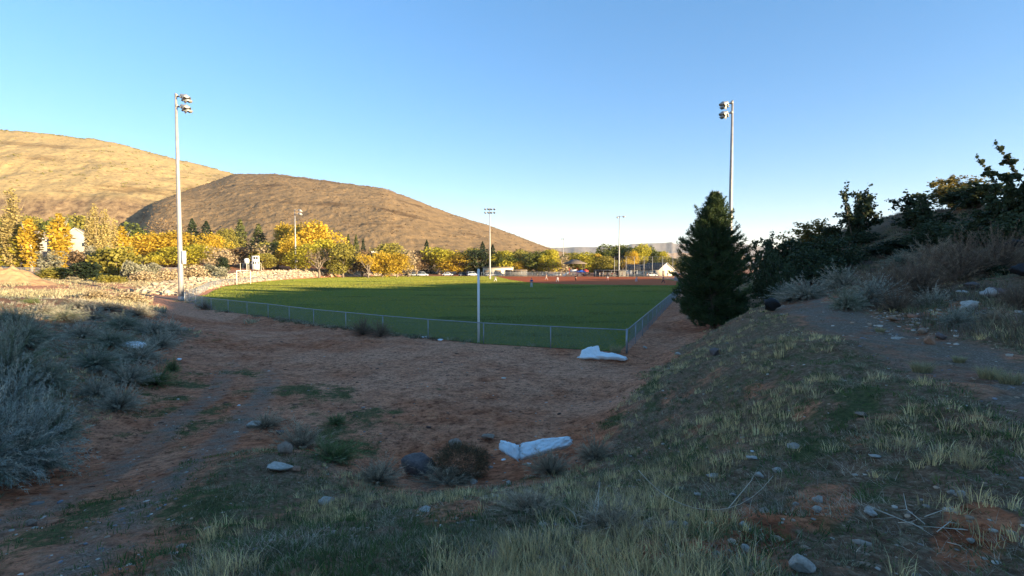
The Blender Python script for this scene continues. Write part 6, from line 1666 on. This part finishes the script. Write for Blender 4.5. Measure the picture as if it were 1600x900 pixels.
def person(px, py_feet, d, pose, shirt, pants, cap, rz, label, group='players on the infield and outfield', h=1.75, z=None):
    x, y, _ = PXY(px, py_feet, d); gz = .04 if z is None else z
    root = empty('person', (x, y, gz), rz, label, 'person', group); p = POSES[pose]; g = lambda k: Vector(p[k])
    hip, neck, head = g('hip'), g('neck'), g('head'); up = (neck - hip)
    sh = neck - up.normalized() * .07; chest = hip + up * .62; waist = hip + up * .25
    V = [hip, waist, chest, neck, head, head + Vector((0, 0, .09))]; E = [(0, 1), (1, 2), (2, 3), (3, 4), (4, 5)]; Rr = [(.15, .11), (.14, .10), (.17, .11), .055, .095, .07]
    for s, e_, h_, k_, f_ in ((1, 'el', 'hl', 'kl', 'fl'), (-1, 'er', 'hr', 'kr', 'fr')):
        i = len(V); S = sh + Vector((s * .18, 0, -.02)); V += [S, g(e_), g(h_)]; E += [(2, i), (i, i + 1), (i + 1, i + 2)]; Rr += [.062, .045, .032]
        hd = g(h_); fw = (hd - g(e_)).normalized()
        i2 = len(V); V += [hd + fw * .09]; E += [(i + 2, i2)]; Rr += [.035]
        for q in (-.03, -.01, .012, .032):
            j = len(V); V += [hd + fw * .17 + Vector((q, 0, 0)) + Vector((0, -.01, 0))]; E += [(i2, j)]; Rr += [.009]
        j = len(V); V += [hd + fw * .07 + Vector((-s * .06, -.02, 0))]; E += [(i + 2, j)]; Rr += [.011]
        i = len(V); Hp = hip + Vector((s * .09, 0, -.06)); ft = g(f_); V += [Hp, g(k_), ft + Vector((0, .0, .04)), ft + Vector((0, -.17, -.01))]; E += [(0, i), (i, i + 1), (i + 1, i + 2), (i + 2, i + 3)]; Rr += [.09, .06, .042, .04]
    skin_mesh('body', [v[:] for v in V], E, Rr, SKIN, root, 1)
    sV = [waist - up * .08, chest, sh + Vector((0, 0, .01))]; sE = [(0, 1), (1, 2)]; sR = [(.165, .125), (.19, .13), (.10, .09)]
    for s, e_ in ((1, 'el'), (-1, 'er')):
        i = len(sV); S = sh + Vector((s * .19, 0, -.02)); sV += [S, S.lerp(g(e_), .85)]; sE += [(1, i), (i, i + 1)]; sR += [.08, .07]
    skin_mesh('shirt', [v[:] for v in sV], sE, sR, cloth(shirt), root, 1)
    tV = [hip + up * .14, hip]; tE = [(0, 1)]; tR = [(.16, .12), (.165, .125)]
    for s, k_, f_ in ((1, 'kl', 'fl'), (-1, 'kr', 'fr')):
        i = len(tV); tV += [hip + Vector((s * .09, 0, -.07)), g(k_), g(f_) + Vector((0, 0, .07))]; tE += [(1, i), (i, i + 1), (i + 1, i + 2)]; tR += [.105, .078, .06]
    skin_mesh('trousers', [v[:] for v in tV], tE, tR, cloth(pants), root, 1)
    fwd = Vector((0, -1, 0))
    cb = MB(); cb.tube([head + Vector((0, .01, .045)), head + Vector((0, .01, .10)), head + Vector((0, .01, .135))], [.108, .10, .05], 10); cb.box(head + Vector((0, -.13, .055)), (.15, .12, .015)); cb.build('cap', cloth(cap), root)
    fc = MB(); fc.box(head + Vector((0, -.10, -.01)), (.025, .03, .035)); fc.box(head + Vector((.035, -.092, .015)), (.02, .01, .01)); fc.box(head + Vector((-.035, -.092, .015)), (.02, .01, .01)); fc.build('face_features', HAIR, root)
    root.scale = (h / 1.75,) * 3; return root
B_ = math.pi
person(830.5, 450, 94, 'stand', (.03, .08, .28), (.55, .60, .66), (.03, .06, .2), B_, 'outfielder in a blue shirt and white trousers, back to the camera', h=1.78)
person(774, 442.5, 131, 'ready', (.25, .22, .24), (.70, .68, .62), (.05, .04, .04), B_, 'crouching player in white trousers at the edge of the shade, right of the foul pole')
person(766, 439, 152, 'stand', (.66, .62, .55), (.70, .66, .58), (.4, .4, .4), .4, 'figure in white beside the foot of the third light pole')
person(853.5, 438, 146, 'walk', (.36, .26, .2), (.45, .40, .38), (.25, .05, .05), 1.2, 'walking figure in brown on the sunlit tip of the infield')
person(871, 441, 128, 'ready', (.52, .50, .52), (.55, .55, .58), (.03, .03, .04), B_, 'crouching player in pale clothes on the infield, left of the dark figure')
person(899.5, 439.5, 134, 'stand', (.015, .015, .02), (.015, .016, .02), (.01, .01, .015), 2.6, 'figure dressed all in black on the infield')
person(949, 438.5, 139, 'ready', (.42, .42, .46), (.40, .12, .12), (.04, .04, .04), 2.8, 'player with grey shirt and dark red trousers left of the fourth light pole')
person(994, 441, 128, 'ready', (.40, .42, .48), (.50, .52, .58), (.25, .05, .05), 2.0, 'bent player in pale blue clothes between light pole and clubhouse')
person(1036, 442, 116, 'walk', (.34, .04, .04), (.04, .03, .04), (.3, .04, .04), 1.0, 'player in a red shirt in front of the clubhouse gable', h=1.85)
person(1061, 443.5, 112, 'stand', (.08, .04, .05), (.10, .05, .05), (.03, .03, .03), B_ * .9, 'dark figure at the edge of the big pine', h=1.8)
random.seed(5)
crowd = [(937,'grey'),(941,'dark blue'),(945,'black'),(951,'white'),(956,'dark red'),(961,'navy'),(972,'black'),(981,'grey blue'),(1011,'black'),(1043,'dark blue')]
CC = {'grey': (.25, .26, .28), 'dark blue': (.05, .08, .25), 'black': (.02, .02, .02), 'white': (.65, .64, .62), 'dark red': (.30, .04, .04), 'navy': (.03, .04, .12), 'grey blue': (.22, .28, .38)}
where = ['first from the left in the dugout', 'second from the left in the dugout', 'third from the left in the dugout', 'in the middle of the dugout', 'right of the middle of the dugout', 'at the right end of the dugout', 'just right of the fourth light pole foot', 'under the porch left of the clubhouse', 'at the left corner of the clubhouse gable', 'at the right corner of the clubhouse']
for (px, cn), wh in zip(crowd, where):
    person(px, 434.5, 193 + random.uniform(-1.5, 1.5), random.choice(['stand', 'walk', 'stand']), CC[cn], random.choice([(.05, .05, .06), (.2, .2, .22), (.4, .38, .35)]), (.05, .05, .05), random.uniform(-1.5, 1.5), 'bystander in a %s top standing %s' % (cn, wh), 'bystanders behind the infield')

# ------------------------------------------------------------------ white foam pieces
def foam_piece(name, paths, loc, label, seed, group):
    """a torn slab: every path is (points, widths, thicknesses); one welded lump with a ragged rim"""
    rng = np.random.default_rng(seed); mb = MB(); n = 22
    for P, Wd, Th, tw in paths:
        P = np.array(P, float); m = 40; t = np.linspace(0, len(P) - 1, m)
        Q = np.stack([np.interp(t, range(len(P)), P[:, k]) for k in range(3)], 1)
        for _ in range(4): Q[1:-1] = (Q[:-2] + 2 * Q[1:-1] + Q[2:]) / 4
        w = np.interp(t, range(len(P)), Wd) * (1 + .07 * rng.normal(size=m)); th = np.interp(t, range(len(P)), Th); ta = np.interp(t, range(len(P)), tw)
        rings = []
        for i in range(m):
            tg = Q[min(i + 1, m - 1)] - Q[max(i - 1, 0)]; tg /= np.linalg.norm(tg) + 1e-9
            sd_ = np.cross(tg, [0, 0, 1.]); sd_ /= np.linalg.norm(sd_) + 1e-9; upv = np.cross(sd_, tg)
            c, s = math.cos(ta[i]), math.sin(ta[i]); S = sd_ * c + upv * s; U = upv * c - sd_ * s
            e = (1 - (abs(2 * i / (m - 1) - 1)) ** 6) ** .5 + .02
            for k in range(n):
                a = 2 * math.pi * k / n; ca = math.copysign(abs(math.cos(a)) ** .75, math.cos(a)); sa = math.copysign(abs(math.sin(a)) ** .65, math.sin(a))
                rr = 1 + .07 * rng.normal() + (.10 * abs(rng.normal()) if abs(ca) > .85 else 0)
                rings.append(Q[i] + S * ca * w[i] / 2 * rr * e + U * sa * th[i] / 2 * (1 + .10 * rng.normal()) * e)
        Fs = [(i * n + k, i * n + (k + 1) % n, (i + 1) * n + (k + 1) % n, (i + 1) * n + k) for i in range(m - 1) for k in range(n)] + [tuple(range(n - 1, -1, -1)), tuple((m - 1) * n + k for k in range(n))]
        mb.add(rings, Fs)
    o = mb.build(name, M['foam'], None, smooth=True); o.location = loc
    return tag(o, label, 'foam', group)
def foam_slabs(name, slabs, loc, label, seed, group):
    """torn batting: every slab is four corners, thickness, with ragged rim and crumpled faces"""
    mb = MB(); rng = np.random.default_rng(seed)
    for si, (cs, th, rag, cr) in enumerate(slabs):
        fl, fr, br, bl = [np.array(c, float) for c in cs]; nu, nv = 44, 26
        u = np.linspace(0, 1, nu)[None].repeat(nv, 0); v = np.linspace(0, 1, nv)[:, None].repeat(nu, 1)
        n_ = np.cross(fr - fl, bl - fl); n_ /= np.linalg.norm(n_); n_ = n_ if n_[2] > 0 else -n_
        ru = rag * (fbm(v * 7, v * 0 + si, seed, 4) * .9 + .5 * (rng.random((nv, 1)) - .5)) ; rv = rag * (fbm(u * 9, u * 0 + 5 + si, seed + 1, 4) + .35 * (rng.random((1, nu)) - .5))
        su = 2 * u - 1; sv = 2 * v - 1
        # rounded outline
        uu = .5 + .5 * su * np.sqrt(1 - .18 * sv ** 2) * (1 + ru * np.abs(su) ** 3); vv = .5 + .5 * sv * np.sqrt(1 - .18 * su ** 2) * (1 + rv * np.abs(sv) ** 3)
        P = (fl * ((1 - uu) * (1 - vv))[..., None] + fr * (uu * (1 - vv))[..., None] + br * (uu * vv)[..., None] + bl * ((1 - uu) * vv)[..., None])
        L_ = np.linalg.norm(fr - fl); W_ = np.linalg.norm(bl - fl)
        h = cr * (fbm(uu * L_ * 4 + si * 9, vv * W_ * 4, seed + 2, 4) + .5 * fbm(uu * L_ * 14, vv * W_ * 14, seed + 3, 3)) + cr * .9 * np.sin(math.pi * uu)
        e = np.clip((1 - np.maximum(np.abs(su), np.abs(sv)) ** 7), 0, 1) ** .5
        T = P + n_ * (h + th / 2 * e)[..., None]; Bt = P + n_ * (h - th / 2 * e)[..., None]
        V = np.concatenate([T.reshape(-1, 3), Bt.reshape(-1, 3)]); N = nu * nv
        i = np.arange(nv - 1)[:, None]; j = np.arange(nu - 1)[None]
        q = np.stack([i * nu + j, i * nu + j + 1, (i + 1) * nu + j + 1, (i + 1) * nu + j], -1).reshape(-1, 4)
        mb.addarr(V, np.concatenate([q, q[:, ::-1] + N]))
    o = mb.build(name, M['foam'], None, smooth=True); o.location = loc
    return tag(o, label, 'foam', group)
x, y, z = ground_at(835, 727)
foam_slabs('foam_sheet', [
    (((-.34, -.05, .03), (.80, .34, .22), (.82, .50, .36), (-.32, .20, .34)), .27, .12, .06),
    (((-.74, .12, .24), (-.30, -.06, .03), (-.30, .10, .34), (-.68, .18, .42)), .26, .16, .06)],
    (x, y, z + .04), 'large torn white foam sheet, crumpled, between the tumbleweed and the bank', 5, 'torn white foam pieces')
x, y, z = ground_at(938, 563)
foam_slabs('foam_sheet', [
    (((-.90, .0, .05), (.05, -.05, .06), (.0, .35, .52), (-.82, .3, .30)), .22, .14, .07),
    (((-.35, -.12, .05), (1.07, -.5, .02), (1.12, -.2, .10), (-.1, .12, .26)), .24, .12, .05),
    (((-.98, -.12, .03), (.0, -.22, .03), (.0, -.02, .16), (-.92, .0, .16)), .14, .12, .04)],
    (x, y, z + .04), 'white foam sheet with a long tail lying at the fence corner', 6, 'torn white foam pieces')
# tumbleweed
def tumbleweed():
    x, y, z = ground_at(722, 748); rng = np.random.default_rng(12)
    n = 9000; d = rng.normal(size=(n, 3)); d /= np.linalg.norm(d, axis=1)[:, None]; r = rng.uniform(.35, 1.0, n) ** .5
    r = r * (1 + .12 * np.sin(d[:, 0] * 5) * np.cos(d[:, 1] * 4 + d[:, 2] * 3))
    P = d * r[:, None] * np.array([.56, .42, .36]) + np.array([0, 0, .32]); t = d + rng.normal(size=(n, 3)) * .7; t /= np.linalg.norm(t, axis=1)[:, None]
    w = np.cross(t, rng.normal(size=(n, 3))); w /= np.linalg.norm(w, axis=1)[:, None]; ln = rng.uniform(.05, .13, (n, 1))
    V = np.stack([P - w * .0028, P + w * .0028, P + t * ln], 1).reshape(-1, 3)
    c = np.array([(.11, .075, .04), (.15, .10, .05), (.08, .055, .035), (.17, .13, .07)])[rng.integers(0, 4, n)]
    o = mk('tumbleweed', V, [np.arange(3 * n).reshape(-1, 3)], M['straw'], tint=np.repeat(c, 3, 0)); o.location = (x, y, z)
    tag(o, 'round brown tumbleweed caught between the large boulder and the near foam', 'tumbleweed')
tumbleweed()
# bare arching twig in the grass and white litter
def litter(px, py, s, label, seed):
    x, y, z = ground_at(px, py); V, Fc = ico_rock(seed, 2, .35, .5, 4); V = V * s; o = mk('plastic_scrap', V, [Fc], M['foam']); o.location = (x, y, z + s * .2)
    tag(o, label, 'litter', 'white scraps blown about')
litter(210, 543, .45, 'white scrap caught in the brush in the middle of the left bank', 3)
litter(187, 540, .14, 'small white scrap left of the larger one in the left bank brush', 4)
litter(280, 563, .14, 'small white scrap at the right tip of the left bank brush', 5)
litter(373, 634, .05, 'tiny white scrap alone on the dirt beside the wheel track', 6)
litter(787, 719, .05, 'small foam crumb at the left foot of the near foam sheet', 7)
litter(826, 726, .05, 'small foam crumb in front of the near foam sheet', 8)
litter(905, 560, .10, 'foam crumb left of the foam sheet at the fence corner', 9)
litter(662, 528, .18, 'white scrap at the fence foot, left of the foul pole', 10)
litter(688, 532, .16, 'white scrap at the fence foot, nearest left of the foul pole', 11)
litter(547, 502, .16, 'upright white scrap in the dark weed at the fence', 12)
litter(1176, 706, .03, 'tiny white scrap on the bank crest', 13)
def dark_fence_weed(px, py, wpx, hpx, label, kind='brownbush'):
    x, y, z = ground_at(px, py); plant('browntwig', (x, y, z), hpx / F * y, wpx / F * y, label, 'bush', 'brown tumbleweeds against the fence')
dark_fence_weed(567, 524, 44, 30, 'dark brown weed leaning on the fence, left one of a pair')
dark_fence_weed(594, 527, 40, 28, 'dark brown weed leaning on the fence, right one of a pair')
dark_fence_weed(322, 484, 26, 14, 'dark weed at the fence near the tall left pole')
def twig_arch():
    x, y, z = ground_at(1085, 815); mb = MB()
    a = []
    for t in np.linspace(0, 1, 14): a.append((-.42 + .95 * t, .1 * math.sin(t * 5), .10 - .16 * math.sin(t * 3.14) * .6 + .32 * (2 * t - 1) ** 2 * .7))
    mb.tube(a, list(np.linspace(.003, .0015, 14)), 5); mb.tube([a[9], (a[9][0] + .2, .05, .22), (a[9][0] + .24, .02, .34)], [.004, .003, .0015], 4)
    o = mb.build('bare_twig', M['palebark']); o.location = (x, y, z + .06); tag(o, 'pale bare twig arching over the smooth dark rock', 'twig')
twig_arch()
def dead_twigs():
    rng = np.random.default_rng(88)
    for (px, py, label) in ((925, 830, 'tangle of bare pale branches in the middle foreground'), (1455, 826, 'dry grey forked branch lying on the trail at the lower right')):
        x, y, z = ground_at(px, py); mb = MB()
        for i in range(16 if px < 1000 else 7):
            p = np.array([rng.normal() * .12, rng.normal() * .10, .03]); d = rng.normal(size=3); d[2] = abs(d[2]) * .35 + .1; d /= np.linalg.norm(d); L_ = rng.uniform(.12, .32)
            q = p + d * L_ * .5; r = q + (d + rng.normal(size=3) * .4) * L_ * .5; mb.tube([p, q, r], [.0035, .0025, .001], 4)
            for _ in range(2): mb.tube([q, q + (d + rng.normal(size=3) * .7) * L_ * .3], [.0018, .0007], 3)
        o = mb.build('bare_branches', M['palebark']); o.location = (x, y, z); tag(o, label, 'branch')
dead_twigs()
# yellow bunch grass on the trail side
def bunch(px, py, s, label):
    x, y, z = ground_at(px, py); rng = np.random.default_rng(px)
    V, q, t, c = grass_arrays(np.array([[0, 0, 0.]]), 420, rng, np.array([s]), np.array([(.36, .31, .17)]), .003, s * .42, .75)
    o = mk('bunch_grass', V, [q, t], M['straw'], tint=c); o.location = (x, y, z); tag(o, label, 'grass tuft', 'straw coloured bunch grasses on the trail')
bunch(1440, 582, .26, 'straw coloured bunch grass alone in the middle of the trail')
bunch(1546, 592, .24, 'straw coloured bunch grass at the right, left one of two')
bunch(1578, 600, .24, 'straw coloured bunch grass at the right, right one of two')
bunch(1498, 566, .16, 'low straw coloured bunch grass above the pair at the right')
bunch(1375, 520, .18, 'small pale bunch grass on the upper trail edge')
bunch(962, 552, .55, 'tall yellow green weed behind the foam at the fence corner')
# ------------------------------------------------------------------ camera, light, sky
cam = bpy.data.cameras.new('camera'); cam.lens = 18.0; cam.sensor_width = 36; cam.clip_end = 20000; cam.clip_start = .05
co_ = bpy.data.objects.new('camera', cam); C.objects.link(co_)
co_.location = (0, 0, EYE); co_.rotation_euler = (R(90) - TH, 0, 0); SC.camera = co_
SUNAZ = math.atan2(SUNDIR[0], SUNDIR[1])
SUNEL = R(6.6)
sd = Vector((math.cos(SUNEL) * math.sin(SUNAZ), math.cos(SUNEL) * math.cos(SUNAZ), math.sin(SUNEL)))
L = bpy.data.lights.new('sun', 'SUN'); L.energy = 4.4; L.angle = R(.5); L.color = (1, .80, .50)
lo = bpy.data.objects.new('sun', L); C.objects.link(lo); lo.rotation_euler = sd.to_track_quat('Z', 'Y').to_euler(); lo.location = (60, -40, 60)
W = bpy.data.worlds.new('World'); SC.world = W; W.use_nodes = True
wt = W.node_tree; bg = wt.nodes['Background']
sky = wt.nodes.new('ShaderNodeTexSky'); sky.sky_type = 'NISHITA'; sky.sun_disc = False
sky.sun_elevation = SUNEL; sky.sun_rotation = SUNAZ; sky.altitude = 1500; sky.air_density = 1.0; sky.dust_density = .1; sky.ozone_density = 2.6
_mx = wt.nodes.new('ShaderNodeMix'); _mx.data_type = 'RGBA'; _mx.blend_type = 'MULTIPLY'; _mx.inputs[0].default_value = 1; _mx.inputs[7].default_value = (1.19, .925, .95, 1)
_gm = wt.nodes.new('ShaderNodeGamma'); _gm.inputs[1].default_value = .70; _hs = wt.nodes.new('ShaderNodeHueSaturation'); _hs.inputs['Saturation'].default_value = 1.34
wt.links.new(sky.outputs[0], _gm.inputs[0]); wt.links.new(_gm.outputs[0], _hs.inputs['Color']); wt.links.new(_hs.outputs[0], _mx.inputs[6]); wt.links.new(_mx.outputs[2], bg.inputs[0]); bg.inputs[1].default_value = .15
_hv = MB(); _hv.box((0, 2500, 129), (11000, 5600, 262)); _hz = _hv.build('haze', None); tag(_hz, kind='stuff')
_hm = bpy.data.materials.new('air haze'); _hm.use_nodes = True; _hn = _hm.node_tree; _hn.nodes.remove(_hn.nodes['Principled BSDF'])
_pv = _hn.nodes.new('ShaderNodeVolumePrincipled'); _pv.inputs['Color'].default_value = (.86, .92, 1, 1); _pv.inputs['Density'].default_value = .00006; _pv.inputs['Anisotropy'].default_value = 0
_hn.links.new(_pv.outputs[0], _hn.nodes['Material Output'].inputs['Volume']); _hz.data.materials.append(_hm)
SC.view_settings.view_transform = 'Standard'; SC.view_settings.look = 'None'; SC.view_settings.exposure = 1.97; SC.view_settings.gamma = 1
SC.view_settings.use_curve_mapping = False
SC.cycles.max_bounces = 5; SC.cycles.diffuse_bounces = 2; SC.cycles.glossy_bounces = 2; SC.cycles.transmission_bounces = 2; SC.cycles.transparent_max_bounces = 6; SC.cycles.volume_bounces = 0
